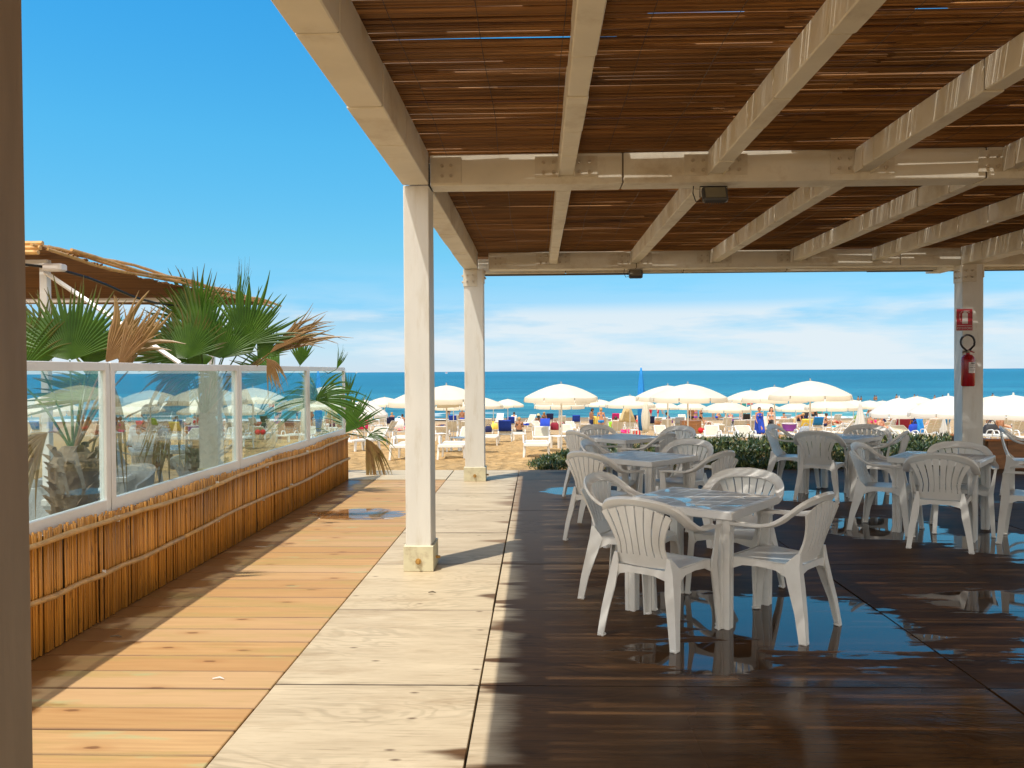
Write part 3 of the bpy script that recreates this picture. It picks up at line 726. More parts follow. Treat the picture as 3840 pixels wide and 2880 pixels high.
b = MB(); y = .7
while y < FY1-.012:
    r = random.uniform(.005, .0088); h = .685+random.uniform(-.016, .010)+.012*math.sin(y*3)
    x = FX+.047+random.uniform(-.009, .008); lean = random.uniform(-.01, .01); n = 6
    y += r
    pts = [(x, y, .005), (x+random.uniform(-.003, .003), y+lean*.5, h*.5), (x, y+lean, h)]
    b.tube([Vector(p)-fo_ for p in pts], r, n); y += r+random.uniform(-.002, .004)
b.build('bamboo_screen', M['cane_fence'], fe, smooth='all', fix=False)
b = MB(); b.box((FX+.02-FX, -5.3, .0), (FX+.032-FX, FY1-6.01, .66)); b.build('backing_board', M['seam'], fe)
for zz, hh in ((.625, 0), (.31, 1)):
    b = MB(); y = .8
    while y < FY1:
        y2 = min(y+random.uniform(2.2, 3.2), FY1+.02); k = 10; r0 = random.uniform(.015, .018)
        pts = [Vector((FX+.072+.004*math.sin(q*1.3+y), y+(y2-y)*q/k, zz+.014*math.sin((y+(y2-y)*q/k)*1.7+hh)+.010*noise.noise(Vector((y*3+q, 2, hh)))))-fo_ for q in range(k+1)]
        rs = [r0*(1.12 if q % 2 else .96) for q in range(k+1)]
        b.tube(pts, rs, 8); y = y2-.06 if y2 < FY1 else 99
    p_ = b.build('bamboo_rail', M['thatch_pole'], fe, smooth='all')
    b = MB(); y = 1.0
    while y < 12:
        b.box((FX+.05-FX, y-6, zz-.018), (FX+.083-FX, y-6+.010, zz+.020)); y += random.uniform(.9, 1.9)
    b.build('tie', M['rope'], p_)

# ------------------------------------------------------------------ plastic armchair
def catmull(P, n=6):
    P = [Vector(p) for p in P]; out = []
    for i in range(len(P)-1):
        p0 = P[max(i-1, 0)]; p1 = P[i]; p2 = P[i+1]; p3 = P[min(i+2, len(P)-1)]
        for k in range(n):
            u = k/n
            out.append(.5*((2*p1)+(p2-p0)*u+(2*p0-5*p1+4*p2-p3)*u*u+(3*p1-p0-3*p2+p3)*u**3))
    out.append(P[-1]); return out
def make_chair():
    """low-back resin armchair facing +Y, origin on the floor at its centre"""
    e = empty('plastic_armchair')
    P = M['plastic']
    # hoop: armrest - top of the back - armrest, one swept band, cut into back hoop and two armrests
    half = [(.262, .225, .638), (.272, .12, .646), (.278, .0, .648), (.277, -.09, .662), (.270, -.155, .695), (.250, -.205, .738), (.208, -.245, .777), (.125, -.275, .802), (0, -.288, .812)]
    wd = [(1, 0, 0), (1, 0, .0), (1, 0, .05), (.95, -.1, .25), (.85, -.25, .45), (.7, -.45, .6), (.45, -.6, .75), (.2, -.65, .85), (0, -.65, .88)]
    ww = [.032, .031, .030, .030, .031, .033, .035, .036, .037]
    c = catmull(half, 5); d = [v.normalized() for v in catmull(wd, 5)]; w = [v.x for v in catmull([(q, 0, 0) for q in ww], 5)]
    def mir(v): return Vector((-v.x, v.y, v.z))
    c = c+[mir(v) for v in c[-2::-1]]; d = d+[mir(v) for v in d[-2::-1]]; w = w+w[-2::-1]
    rows = []
    for i, p in enumerate(c):
        tn = (c[min(i+1, len(c)-1)]-c[max(i-1, 0)]).normalized(); wv = (d[i]-tn*d[i].dot(tn)).normalized(); nn = tn.cross(wv)
        if i > len(c)//2: pass
        sec = [(-1, -.012), (-.96, .002), (-.5, .006), (.3, .006), (.85, .002), (1, -.008), (1.0, -.017), (.9, -.010), (.3, -.003), (-.5, -.003), (-.88, -.010), (-.95, -.014)]
        rows.append([p+wv*(a*w[i])+(-nn)*h for a, h in sec])
    na = 16; n = len(rows)
    for r0, r1, nm in ((0, na+1, 'armrest'), (na, n-na, 'top_rail'), (n-na-1, n, 'armrest')):
        b = MB(); b.quadgrid(rows[r0:r1], True, True); b.build(nm, P, e, smooth=True)
    # back panel with upright slats
    def bp(u, v, t_=0):       # u -1..1, v 0..1
        z = .435+v*.355
        hw = .158+.075*max(0, v-.38)**1.6/.62**1.6 if v > .38 else .158+.018*(.38-v)/.38
        if v > .9: pass
        x = u*hw; y = -.205-.085*v-.012*math.sin(v*3)+.030*u*u*(1-.4*v)
        top = .815-.060*(u*u)*1.0
        z = .435+v*(top-.012-.435)
        return Vector((x, y-t_, z))
    b = MB()
    th = .009
    def strip(u0, u1, v0, v1, nu, nv, th=th, dy=0):
        A = [[bp(u0+(u1-u0)*i/nu, v0+(v1-v0)*j/nv, dy) for i in range(nu+1)] for j in range(nv+1)]
        B = [[bp(u0+(u1-u0)*i/nu, v0+(v1-v0)*j/nv, dy+th) for i in range(nu+1)] for j in range(nv+1)]
        rws = [A[j]+B[j][::-1] for j in range(nv+1)]; b.quadgrid(rws, True, True)
    strip(-1, 1, 0.0, .19, 8, 2)
    edges = [-.80, -.50, -.20, .10, .40, .70]
    ns = 6; u_ = -.82; sw = 1.64/ns
    strip(-1, -.84, .19, 1.0, 2, 8, th=.014, dy=-.002); strip(.84, 1, .19, 1.0, 2, 8, th=.014, dy=-.002)
    for k in range(ns):
        a = -.82+k*sw; strip(a+.022, a+sw-.022, .19, .985, 2, 8)
    b.build('backrest', P, e, smooth=True)
    # seat
    b = MB(); ny, nx = 12, 12; rows = []
    for j in range(ny+1):
        v = j/ny; y = -.215+v*.455; hw = .182+.045*v
        r_ = []
        for i in range(nx+1):
            u = -1+2*i/nx; z = .432-.020*(1-u*u)*(1-v*.5)*math.sin(math.pi*min(1, .25+v*.7))+.012*v-(.03*((v-.86)/.14)**2 if v > .86 else 0)
            z += .0016*(1 if i % 2 else -1)*(1-abs(u))
            r_.append(Vector((u*hw, y, z)))
        rows.append(r_)
    rows2 = [[p-Vector((0, 0, .007)) for p in r_] for r_ in rows]
    b.quadgrid([a+c_[::-1] for a, c_ in zip(rows, rows2)], True, True)
    seat = b.build('seat', P, e, smooth=True)
    b = MB()                                           # aprons with arched lower edge
    for sx_ in (-1, 1):
        top = [(-.225, .432), (-.1, .430), (.05, .434), (.17, .44), (.235, .432)]
        bot = [(.235, .30), (.19, .365), (.12, .395), (.02, .40), (-.08, .39), (-.15, .355), (-.2, .28), (-.225, .25)]
        A = []
        for q in ((0, 0), (1, 0)): pass
        poly = top+bot; o0 = []
        for off in (0, .007):
            o0.append([Vector((sx_*(.187+(y_+.215)/.455*.045+.012*(.432-z_)/.15+off), y_, z_)) for y_, z_ in poly])
        nP = len(poly); base_ = len(b.v); b.v += [tuple(v) for v in o0[0]+o0[1]]
        b.f.append(tuple(range(base_, base_+nP))); b.f.append(tuple(range(base_+nP, base_+2*nP))[::-1]); b.mi += [0, 0]
        for i in range(nP):
            j = (i+1) % nP; b.f.append((base_+i, base_+j, base_+nP+j, base_+nP+i)); b.mi.append(0)
    b.prism([(-.22, .425), (.22, .425), (.225, .33), (.19, .375), (.1, .395), (-.1, .395), (-.19, .375), (-.225, .33)], .238, .245, 'y')
    b.prism([(-.18, .43), (.18, .43), (.185, .33), (.15, .375), (.08, .392), (-.08, .392), (-.15, .375), (-.185, .33)], -.222, -.214, 'y')
    b.build('apron', P, seat, smooth=True)
    # legs: angle sections that taper to the floor
    def leg(pts, nm='leg'):
        b = MB(); rows = []
        for (x, y, z, wx_, wy_) in pts:       # corner x,y ; flange lengths inward x, along y
            tk = .009; sx_ = -1 if x > 0 else 1; sy = 1 if wy_ > 0 else -1
            q = [(x, y), (x, y+wy_), (x+sx_*tk, y+wy_), (x+sx_*tk, y+sy*tk), (x+sx_*wx_, y+sy*tk), (x+sx_*wx_, y)]
            rows.append([(a, c_, z) for a, c_ in q])
        b.quadgrid(rows, True, True); return b.build(nm, P, e, smooth=True)
    for s_ in (-1, 1):
        leg([(s_*.262, .285, 0, .034, -.044), (s_*.262, .284, .012, .034, -.044), (s_*.255, .270, .2, .04, -.055), (s_*.247, .252, .40, .046, -.07), (s_*.255, .246, .46, .035, -.064), (s_*.272, .236, .60, .022, -.052), (s_*.278, .236, .637, .025, -.055)])
        leg([(s_*.262, -.292, 0, .040, .046), (s_*.262, -.291, .012, .040, .046), (s_*.246, -.272, .16, .05, .058), (s_*.226, -.246, .30, .060, .080), (s_*.205, -.226, .425, .05, .10), (s_*.185, -.222, .50, .02, .02)])
        b = MB(); b.ball((s_*.245, .268, .008), (.024, .028, .010)); b.build('foot', P, e, smooth='all'); b = MB(); b.ball((s_*.242, -.272, .008), (.026, .026, .010)); b.build('foot', P, e, smooth='all')
    return e
chair = make_chair()
CG = 'white plastic armchairs round the café tables'
def ch(x, y, phi, label): inst(chair, (x, y, .004), R(phi-90), label, 'chair', CG)
def chp(px, py_, phi, label, z=.805):
    p_ = at_z(px, py_, z); a = R(phi); ch(p_.x+.288*math.cos(a), p_.y+.288*math.sin(a), phi, label)
ch(.735, 5.0, 52, 'white plastic armchair seen from behind at the near side of the nearest table')
ch(.655, 5.80, -31, 'white plastic armchair on the left of the nearest table, facing right')
ch(1.475, 5.135, 139, 'white plastic armchair at the right of the nearest table, side on in full view')
chp(2811, 1779, -124, 'white plastic armchair behind the nearest table, facing the camera')
chp(2190, 1711, 46, 'white plastic armchair near left of the middle table of the left row')
chp(2192, 1664, -20, 'white plastic armchair at the far left side of the middle table of the left row')
chp(2722, 1709, 138, 'white plastic armchair right of the middle table, seen side on above the nearest table')
chp(2598, 1661, -128, 'white plastic armchair behind the middle table of the left row, pale and facing the camera')
chp(2150, 1628, 30, 'white plastic armchair at the left of the farthest table in the left row')
chp(2228, 1604, -62, 'white plastic armchair behind the farthest left row table, against the sand')
chp(2510, 1636, 145, 'dark shaded plastic armchair in front of the right side of the farthest left row table')
chp(2560, 1609, -140, 'white plastic armchair behind the right end of the farthest left row table')
chp(2890, 1603, -35, 'white plastic armchair against the green plants, left of the far right row table')
ch(3.46, 10.20, 58, 'white plastic armchair seen from behind at the near side of the far right row table')
chp(3251, 1604, -112, 'white plastic armchair behind the far table of the right row, below the folded white parasol')
chp(3398, 1630, 146, 'white plastic armchair at the right of the far right row table, seen side on')
ch(3.42, 8.24, -38, 'white plastic armchair on the left of the table before the sign post, facing right')
ch(3.60, 7.50, 62, 'white plastic armchair seen squarely from behind at the table near the sign post')
chp(3594, 1672, -112, 'white plastic armchair just before the sign post, behind the nearer right row table')
ch(4.50, 7.62, 146, 'white plastic armchair cut by the right edge, at the nearer right row table')
chp(3752, 1611, -30, 'white plastic armchair in front of the wooden planter at the right edge')

# ------------------------------------------------------------------ plastic table
t = NT('table_top_plastic'); s = t.sep(t.co)
gx = t.math('PINGPONG', t.math('ADD', s[0], .0), .0725); gy = t.math('PINGPONG', t.math('ADD', s[1], .0), .0725)
gx = t.math('PINGPONG', t.math('ADD', s[0], .0725), .0725); gy = t.math('PINGPONG', t.math('ADD', s[1], .0725), .0725)
line = t.math('MAXIMUM', t.rng(gx, .006, .009, 1, 0), t.rng(gy, .006, .009, 1, 0))
inside = t.math('LESS_THAN', t.math('MAXIMUM', t.math('ABSOLUTE', s[0]), t.math('ABSOLUTE', s[1])), .366)
oi = t.n('ShaderNodeObjectInfo'); vv = t.n('ShaderNodeVectorMath', operation='ADD'); t.put(vv.inputs[0], t.co)
cm = t.comb(t.math('MULTIPLY', oi.outputs['Random'], 40), 3., 0.); t.put(vv.inputs[1], cm)
wn_ = t.noise(t.map(vv.outputs[0], (3.4, 3.4, 1)), 1, 4, .55, .6)
wat = t.math('MULTIPLY', t.rng(wn_, .575, .59, 0, 1), inside)
tile = t.math('MULTIPLY', inside, t.math('SUBTRACT', 1.0, line))
col = t.mix(tile, (.84, .83, .80), t.mix(t.rng(t.noise(t.map(t.co, (4, 40, 1)), 1, 3), .3, .7), (.50, .44, .37), (.66, .60, .52)))
h_ = t.math('ADD', t.math('MULTIPLY', tile, .5), t.math('MULTIPLY', t.noise(t.map(t.co, (20, 160, 1)), 1, 2), .25))
h_ = t.math('MULTIPLY', h_, t.math('SUBTRACT', 1.0, wat))
t.bump(h_, .5, .003)
M['tabletop'] = t.set(Base_Color=col, Roughness=t.rng(wat, 0, 1, .42, .03), Specular_IOR_Level=t.rng(wat, 0, 1, .25, .6))
def make_table():
    e = empty('plastic_table'); P = M['plastic']
    b = MB(); b.box((-.40, -.40, .672), (.40, .40, .7235), bev=.006)
    top = b.build('table_top', [M['plastic']], e)
    b = MB(); b.box((-.394, -.394, .7215), (.394, .394, .7255), bev=.0015); b.build('tile_pattern', M['tabletop'], top)
    for sx_ in (-1, 1):
        for sy in (-1, 1):
            b = MB(); rows = []
            sec = [(-.040, -.030), (-.034, -.040), (-.008, -.040), (-.004, -.030), (.004, -.030), (.008, -.040), (.034, -.040), (.040, -.030),
                   (.040, -.008), (.032, -.002), (.032, .004), (.040, .010), (.040, .034), (.030, .040), (-.030, .040), (-.040, .034), (-.040, .010), (-.032, .004), (-.032, -.002), (-.040, -.008)]
            for z, k in ((0, .90), (.05, .92), (.6, 1.0), (.601, 1.14), (.665, 1.16), (.675, 1.16)):
                rows.append([(sx_*.325+u*k, sy*.325+v_*k, z) for u, v_ in sec])
            b.quadgrid(rows, True, True); b.build('leg', P, e, smooth=True)
    return e
tb = make_table(); TG = 'white square plastic tables'
for (x, y, a, lb_) in ((1.07, 5.535, 54, 'white square plastic table with tile pattern and small puddles, nearest and largest of all'),
                       (1.04, 8.29, 47, 'white square plastic table in the middle of the left row'),
                       (1.10, 10.72, 42, 'white square plastic table farthest back in the left row, before the loungers'),
                       (3.83, 10.70, 46, 'white square plastic table in front of the hedge in the right row'),
                       (3.93, 8.18, 53, 'white square plastic table at the right, in front of the post with the extinguisher')):
    inst(tb, (x, y, .004), R(a), lb_, 'table', TG)

# planter box on the right
e = empty('wooden_planter', (8.4, 13.75, 0), 0, 'brown wooden planter box with an orange top rail at the right edge of the deck', 'planter')
b = MB()
for i in range(9): b.box((-1.34+i*.30, -.55, -.05), (-1.045+i*.30, -.51, .44), bev=.004)
for i in range(3): b.box((-1.37, -.51+i*.35, -.05), (-1.33, -.165+i*.35, .44), bev=.004)
b.build('side_boards', M['brownwood'], e)
b = MB(); b.box((-1.40, -.59, .44), (1.38, -.46, .475), bev=.004); b.box((-1.40, -.46, .441), (-1.27, .52, .474), bev=.004); b.build('top_rail', M['orangewood'], e)
b = MB(); b.box((-1.3, -.5, .2), (1.36, .52, .36)); b.build('soil', M['trunk'], e)


# ------------------------------------------------------------------ succulent ground cover on the bank
def tz(x, y):
    z = gz(y)
    if y > 13.15 and x > -.5: z += .30*math.exp(-((y-14.9)/1.0)**2)*min(1, max(0, (x+.5)/1.4))
    return z
b = MB(); rnd = random.Random(3)
def finger(b, p, d, ln, w):
    d = d.normalized(); up = Vector((0, 0, 1)); a = d.cross(up)
    a = a.normalized() if a.length > .01 else Vector((1, 0, 0)); c = a.cross(d)
    mid = p+d*ln*.55; tip = p+(d*.9+up*.35).normalized()*ln
    rows = []
    for q, s_ in ((p, .7), (mid, 1.0)):
        rows.append([q+a*w*s_, q+c*w*s_*.9, q-a*w*s_])
    o = len(b.v); b.v += [tuple(v_) for v_ in rows[0]+rows[1]]+[tuple(tip)]
    for i in range(3):
        j = (i+1) % 3; b.f.append((o+i, o+j, o+3+j, o+3+i)); b.f.append((o+3+i, o+3+j, o+6)); b.mi += [0, 0]
cl = 0
while cl < 4300:
    x = rnd.uniform(-.25, 7.4); y = 13.22+3.0*rnd.random()**1.35
    if x < .75: dens = 1 if (13.6+.9*(.45-x)**2*0 < y < 15.4 and x > -.15+.25*abs(y-14.3)) else .0
    elif x < 2.3: dens = .8 if y > 13.9 else .05
    else: dens = 1.0 if (y > 13.45+.18*noise.noise(Vector((x*1.4, 1, 1)))-.25*(x > 3.0)) else .12
    if noise.noise(Vector((x*1.1, y*1.1, 3))) < -.42: dens *= .15
    if rnd.random() > dens: continue
    cl += 1
    h = (.16*rnd.random() if x < 2.3 else .02+.24*rnd.random()*min(1, (y-13.1)/.7))+.10*max(0, noise.noise(Vector((x*2.2, y*2.2, 7)))+.35)
    if x < .8: h *= .55
    base_ = Vector((x, y, tz(x, y)+h))
    for k in range(rnd.randint(5, 8)):
        an = rnd.uniform(0, 2*math.pi); el = rnd.uniform(.1, 1.35)
        d = Vector((math.cos(an)*math.cos(el), math.sin(an)*math.cos(el), math.sin(el)))
        off_ = Vector((rnd.uniform(-.035, .035), rnd.uniform(-.035, .035), rnd.uniform(-.07, .02)))
        finger(b, base_+off_, d, rnd.uniform(.06, .11), rnd.uniform(.008, .013))
gcv = b.build('succulent_ground_cover', M['succulent'], fix=False)
tag(gcv, 'dark green fleshy ground cover growing on the sand bank at the end of the deck', 'ground cover', kind='stuff')

# ------------------------------------------------------------------ palms
def fan(name, parent, hub, ang, rad, spread, dry=0, tilt=0., n=26, droop=.12, crown=None, width=1.0, seed=0, label=None):
    """fan leaf: hub point, direction angle in the X-Z plane, tilt of the blade out of that plane"""
    rr = random.Random(seed*31+int(ang)); a0 = R(ang)
    ax = Vector((math.cos(a0), math.sin(tilt)*.5, math.sin(a0))).normalized()
    nr = Vector((0.15*math.sin(seed), -math.cos(tilt), math.sin(tilt))).normalized()
    sd_ = ax.cross(nr).normalized(); nr = sd_.cross(ax).normalized()
    vs = []; fs = []; at_ = []
    o_ = Vector(parent.location); rad *= 1.22
    for k in range(n):
        u = (k+.5)/n-.5; a = R(spread)*u; da = R(spread)/n
        d = (ax*math.cos(a)+sd_*math.sin(a)).normalized(); d2 = (-ax*math.sin(a)+sd_*math.cos(a))
        Ls = rad*(.80+.20*math.cos(a))*rr.uniform(.86, 1.06)*(1 if not dry else rr.uniform(.7, 1.05)); bend = rr.uniform(-.10, .10)*(1+2*dry)
        dr = droop*rr.uniform(.5, 1.6); cupz = .10*math.cos(a*1.3)
        o = len(vs); T = (0.02, .22, .44, .58, .72, .86, 1.0)
        for t_ in T:
            w = Ls*t_*math.tan(da/2)*1.2 if t_ < .55 else Ls*.55*math.tan(da/2)*(1.04-t_)/.49*1.2
            w = max(w, .0006)*width*(1.7 if dry >= .7 else 1)
            c = Vector(hub)-o_+d*Ls*t_+d2*bend*Ls*max(0, t_-.4)**2*2+nr*(cupz*Ls*t_*t_)+Vector((0, 0, -dr*Ls*t_**2.6*(1+1.5*dry)))
            fold = w*.55
            vs += [c-d2*w, c+nr*fold, c+d2*w]
            g_ = t_ if not dry else (t_*.45+.55*dry)
            g_ = min(1, g_*rr.uniform(.85, 1.1)*(1.0 if t_ > .6 else .8)); at_ += [max(0, g_-.28)]*3
        for i in range(len(T)-1):
            q = o+3*i; fs += [(q, q+1, q+4, q+3), (q+1, q+2, q+5, q+4)]
    me = bpy.data.meshes.new(name); me.from_pydata([tuple(v_) for v_ in vs], [], fs)
    me.materials.append(M['leaf_dry'] if dry >= .7 else M['leaf'])
    at = me.attributes.new('dry', 'FLOAT', 'POINT'); at.data.foreach_set('value', at_)
    ob = bpy.data.objects.new(name, me); COL.objects.link(ob); ob.parent = parent
    if label: ob['label'] = label
    if crown is not None:
        m = (Vector(hub)+Vector(crown))/2+Vector((0, 0, .06)); pb = MB()
        pb.tube([Vector(p)-o_ for p in catmull([crown, m, hub], 4)], [.011-.0007*i for i in range(9)], 6)
        pb.build('leaf_stalk', M['leaf'] if dry < .7 else M['leaf_dry'], ob)
    return ob
def trunk(parent, h, r):
    b = MB(); rr = random.Random(5); b.lathe([(r*1.15, -.3), (r, .1), (r*.95, h*.6), (r*1.1, h*.9), (r*.5, h)], 14)
    for k in range(int(h*90)):
        z = h*k/(h*90); a = k*2.4; rr_ = r*.95
        p = Vector((math.cos(a)*rr_, math.sin(a)*rr_, z)); d = Vector((math.cos(a)*.8, math.sin(a)*.8, .8)).normalized(); s_ = Vector((-math.sin(a), math.cos(a), 0))
        o = len(b.v); L_ = rr.uniform(.05, .11)
        b.v += [tuple(p-s_*.035), tuple(p+s_*.035), tuple(p+d*L_+s_*.018), tuple(p+d*L_-s_*.018), tuple(p+Vector((0, 0, .035))*1-s_*.02), tuple(p+Vector((0, 0, .035))+s_*.02), tuple(p+d*L_*1.02)]
        b.f += [(o, o+1, o+2, o+3), (o+4, o+3, o+2, o+5), (o, o+3, o+4), (o+1, o+5, o+2)]; b.mi += [0]*4
    return b.build('trunk', M['trunk'], parent, fix=False)
def palm(x, y, h, r, label, fans):
    z0 = -.15; e = empty('fan_palm', (x, y, z0), 0, label, 'palm', 'fan palms behind the glass fence'); trunk(e, h, r)
    cr = (x, y, z0+h-.05)
    for i, (px, py_, yy, ang, rad, sp, dry, tilt, droop) in enumerate(fans):
        hub = at_y(px, py_, yy)
        fan('dry_leaf' if dry >= .7 else 'fan_leaf', e, hub, ang, rad, sp, dry, tilt, n=max(14, int(sp/4.6)), droop=droop, crown=cr, seed=i+int(x*7))
palm(-3.28, 5.75, 1.22, .15, 'fan palm nearest the camera, shaggy trunk behind the first full glass pane',
     [(262, 1352, 6.0, 92, .52, 150, 0, .1, .04), (150, 1375, 6.2, 108, .50, 150, 0, .3, .08), (330, 1372, 6.1, 78, .42, 120, .1, .0, .06), (440, 1385, 5.8, 62, .44, 40, .9, .2, .0), (480, 1392, 6.0, 96, .30, 60, .8, .2, .1), (395, 1360, 5.9, 52, .52, 62, .8, .2, .05), (350, 1350, 6.3, 62, .42, 90, .3, -.2, .1), (60, 1420, 6.0, 100, .5, 120, 0, .2, .1),
      (395, 1490, 6.2, 168, .62, 75, 0, .9, .1), (640, 1500, 8.0, -118, .40, 50, .95, .1, .5), (180, 1620, 5.9, 215, .4, 70, .8, .2, .4), (430, 1450, 6.6, -100, .35, 60, .9, .1, .5)])
palm(-3.62, 8.9, 1.30, .15, 'fan palm with the largest green fans rising above the middle of the fence',
     [(757, 1325, 8.6, 118, .66, 175, 0, .15, .05), (640, 1340, 8.9, 140, .50, 110, .1, .2, .08), (830, 1345, 8.4, 88, .46, 150, .1, .3, .06), (700, 1345, 8.3, 98, .44, 160, 0, .4, .05), (940, 1330, 8.8, 110, .5, 100, 0, .1, .05), (735, 1215, 9.1, 100, .56, 130, 0, .0, .02), (885, 1225, 8.9, 80, .60, 15, 0, 0, .0), (915, 1292, 8.5, 62, .66, 118, .1, .1, .06), (1000, 1335, 8.6, 30, .76, 26, .75, .2, .10), (1005, 1320, 8.62, 34, .70, 20, .85, .1, .02),
      (1010, 1325, 8.5, 42, .62, 30, .75, .3, .1), (965, 1345, 8.55, 50, .34, 90, 0, .2, .0), (1000, 1345, 8.15, -50, .20, 80, .9, .3, .3), (800, 1340, 8.9, 195, .6, 70, 0, .4, .1), (800, 1400, 9.4, -95, .45, 70, .95, .1, .4), (700, 1380, 9.0, 230, .6, 90, .8, .3, .3), (830, 1420, 9.3, 170, .5, 80, .3, .2, .3), (900, 1420, 9.5, -80, .4, 60, .9, .1, .4)])
palm(-3.75, 10.9, 1.15, .13, 'small fan palm with only its leaf tips showing above the far fence panes',
     [(1125, 1372, 10.2, 84, .36, 75, .1, .1, .02), (1262, 1385, 11.2, 66, .28, 36, .6, .1, .0), (1050, 1420, 10.6, 150, .6, 100, 0, .4, .1), (1180, 1500, 10.6, 20, .7, 90, .3, .5, .3), (1020, 1560, 10.6, 200, .6, 90, .1, .5, .3)])
palm(-3.25, 12.95, .75, .13, 'low fan palm past the end of the fence, withered leaf drooping over the sand',
     [(1303, 1490, 12.9, 86, .36, 40, .3, .1, .0), (1292, 1625, 12.7, 52, .66, 62, .2, .2, .05), (1375, 1640, 12.5, 22, .46, 52, .55, .2, .35), (1372, 1645, 12.6, -55, .44, 70, .9, .2, .7), (1290, 1600, 12.9, 110, .5, 80, .1, .4, .1)])

# ------------------------------------------------------------------ reed-roofed shelter on the left
hx_, hz_ = -3.97, 2.56
e = empty('reed_shelter', (hx_-.15, 6.85, 0), 0, 'reed roofed shelter with a white metal post beyond the glass fence on the left', 'shelter')
ho = Vector(e.location)
b = MB(); y = 6.5
while y < 11.9:
    b.tube([Vector((hx_+.04+random.uniform(-.05, .05), y, hz_+.03*math.sin(y*1.3)))-ho, Vector((-6.5, y+random.uniform(-.02, .02), hz_+.04))-ho, Vector((-9.5, y, hz_+.08))-ho], random.uniform(.008, .013), 4, cap=False); y += .0235
b.build('reed_roof', M['cane_hut'], e, smooth='all', fix=False)
b = MB()
for k, (dx, dz) in enumerate(((.02, .035), (.06, .0), (.0, .07), (-.07, .055), (.075, .045))):
    pts = [Vector((hx_+dx+.015*math.sin(q*1.7+k), 6.38+.12*k+(11.95-6.4+.1*(k%3))*q/16, hz_+dz+.02*math.sin(q*.9+k*2)))-ho for q in range(17)]
    b.tube(pts, [.015*(1.1 if q % 2 else .92) for q in range(17)], 7)
build_each(b, 'bamboo_pole', M['thatch_pole'], e, smooth=True)
b = MB()
for k in range(3): b.tube([Vector((-9.4, 6.45+.02*k, hz_+.02+.035*k))-ho, Vector((-3.92, 6.42+.03*k, hz_-.02+.04*k))-ho], .02, 7)
build_each(b, 'bamboo_pole', M['thatch_pole'], e, smooth=True)
for y in (6.85, 10.4):
    b = MB(); b.box(tuple(Vector((-9.4, y-.03, hz_-.07))-ho), tuple(Vector((hx_-.12, y+.03, hz_-.02))-ho), bev=.004); b.build('cross_bar', M['frame'], e)
    b = MB(); b.box(tuple(Vector((hx_-.19, y-.032, -.15))-ho), tuple(Vector((hx_-.125, y+.032, hz_-.02))-ho), bev=.004); b.build('post', M['frame'], e)
b = MB(); b.tube([Vector((hx_-.13, 6.80, 2.43))-ho, Vector((FX-.02, 6.55, FZ+.005))-ho], .020, 4); b.build('brace', M['frame'], e)
b = MB(); b.box((.06, -.16, 2.43), (.22, -.06, 2.49), bev=.01); b.build('lamp_box', M['sign_white'], e)
b = MB(); b.tube(catmull([Vector((-6.0, 6.4, 2.55))-ho, Vector((-4.1, 6.7, 2.47))-ho, Vector((-4.0, 8.3, 2.33))-ho, Vector((-4.0, 9.3, 2.35))-ho, Vector((-4.0, 10.4, 2.5))-ho], 6), .012, 6); b.build('cable', M['rubber'], e)

# ------------------------------------------------------------------ furniture behind the glass
WG = 'wicker tub chairs behind the glass'
def wicker():
    e = empty('wicker_chair'); b = MB(); rows = []
    for z, k in ((.12, .8), (.40, .92), (.62, 1.0), (.66, 1.03)):
        r_ = []
        for i in range(17):
            a = R(-200+220*i/16); hh = 1 if 3 < i < 13 else .85
            r_.append((.29*k*math.cos(a), .28*k*math.sin(a), z+(.16*(math.sin(math.pi*i/16)) if z > .6 else 0)))
        rows.append(r_)
    inn = [[(x*.88, y*.88, z) for x, y, z in r_] for r_ in rows]
    b.quadgrid([a+c_[::-1] for a, c_ in zip(rows, inn)], True, True); b.build('shell', M['wicker'], e, smooth=True)
    b = MB(); b.box((-.25, -.24, .38), (.25, .26, .44), bev=.02); b.build('seat', M['wicker'], e)
    b = MB()
    for sx_ in (-1, 1):
        for sy in (-1, 1): b.tube([(sx_*.2, sy*.19, .39), (sx_*.22, sy*.21, 0)], .018, 8)
    build_each(b, 'leg', M['wicker'], e)
    return e
wk = wicker()
inst(wk, (-3.75, 6.1, -.12), R(200), 'white wicker tub chair behind the glass, left of the palm trunk', 'chair', WG)
inst(wk, (-3.95, 7.75, -.12), R(160), 'white wicker tub chair behind the glass of the widest pane', 'chair', WG)
inst(wk, (-4.55, 7.0, -.12), R(40), 'white wicker tub chair behind the palm trunk, half hidden by dry leaves', 'chair', WG)
BG = 'white plastic furniture behind the glass'
inst(tb, (-4.35, 8.0, -.12), R(12), 'white square plastic table behind the widest glass pane', 'table', BG)
inst(tb, (-4.9, 10.7, -.12), R(30), 'white square plastic table far behind the third glass pane', 'table', BG)
inst(tb, (-4.1, 6.75, -.12), R(-8), 'white square plastic table behind the palm trunk and the first pane', 'table', BG)
for x, y, a, lb_ in ((-3.85, 9.3, 100, 'white plastic armchair behind the right end of the widest glass pane'), (-4.95, 8.9, -60, 'white plastic armchair at the table behind the widest pane, facing the camera'), (-4.3, 10.9, 200, 'white plastic armchair behind the third glass pane'),
                     (-5.5, 11.2, 10, 'white plastic armchair deep behind the glass, left of the far table'), (-5.3, 7.4, 20, 'white plastic armchair deep behind the first glass pane'), (-4.2, 12.4, 120, 'white plastic armchair behind the last narrow glass pane')):
    inst(chair, (x, y, -.15), R(a-90), lb_, 'chair', BG)

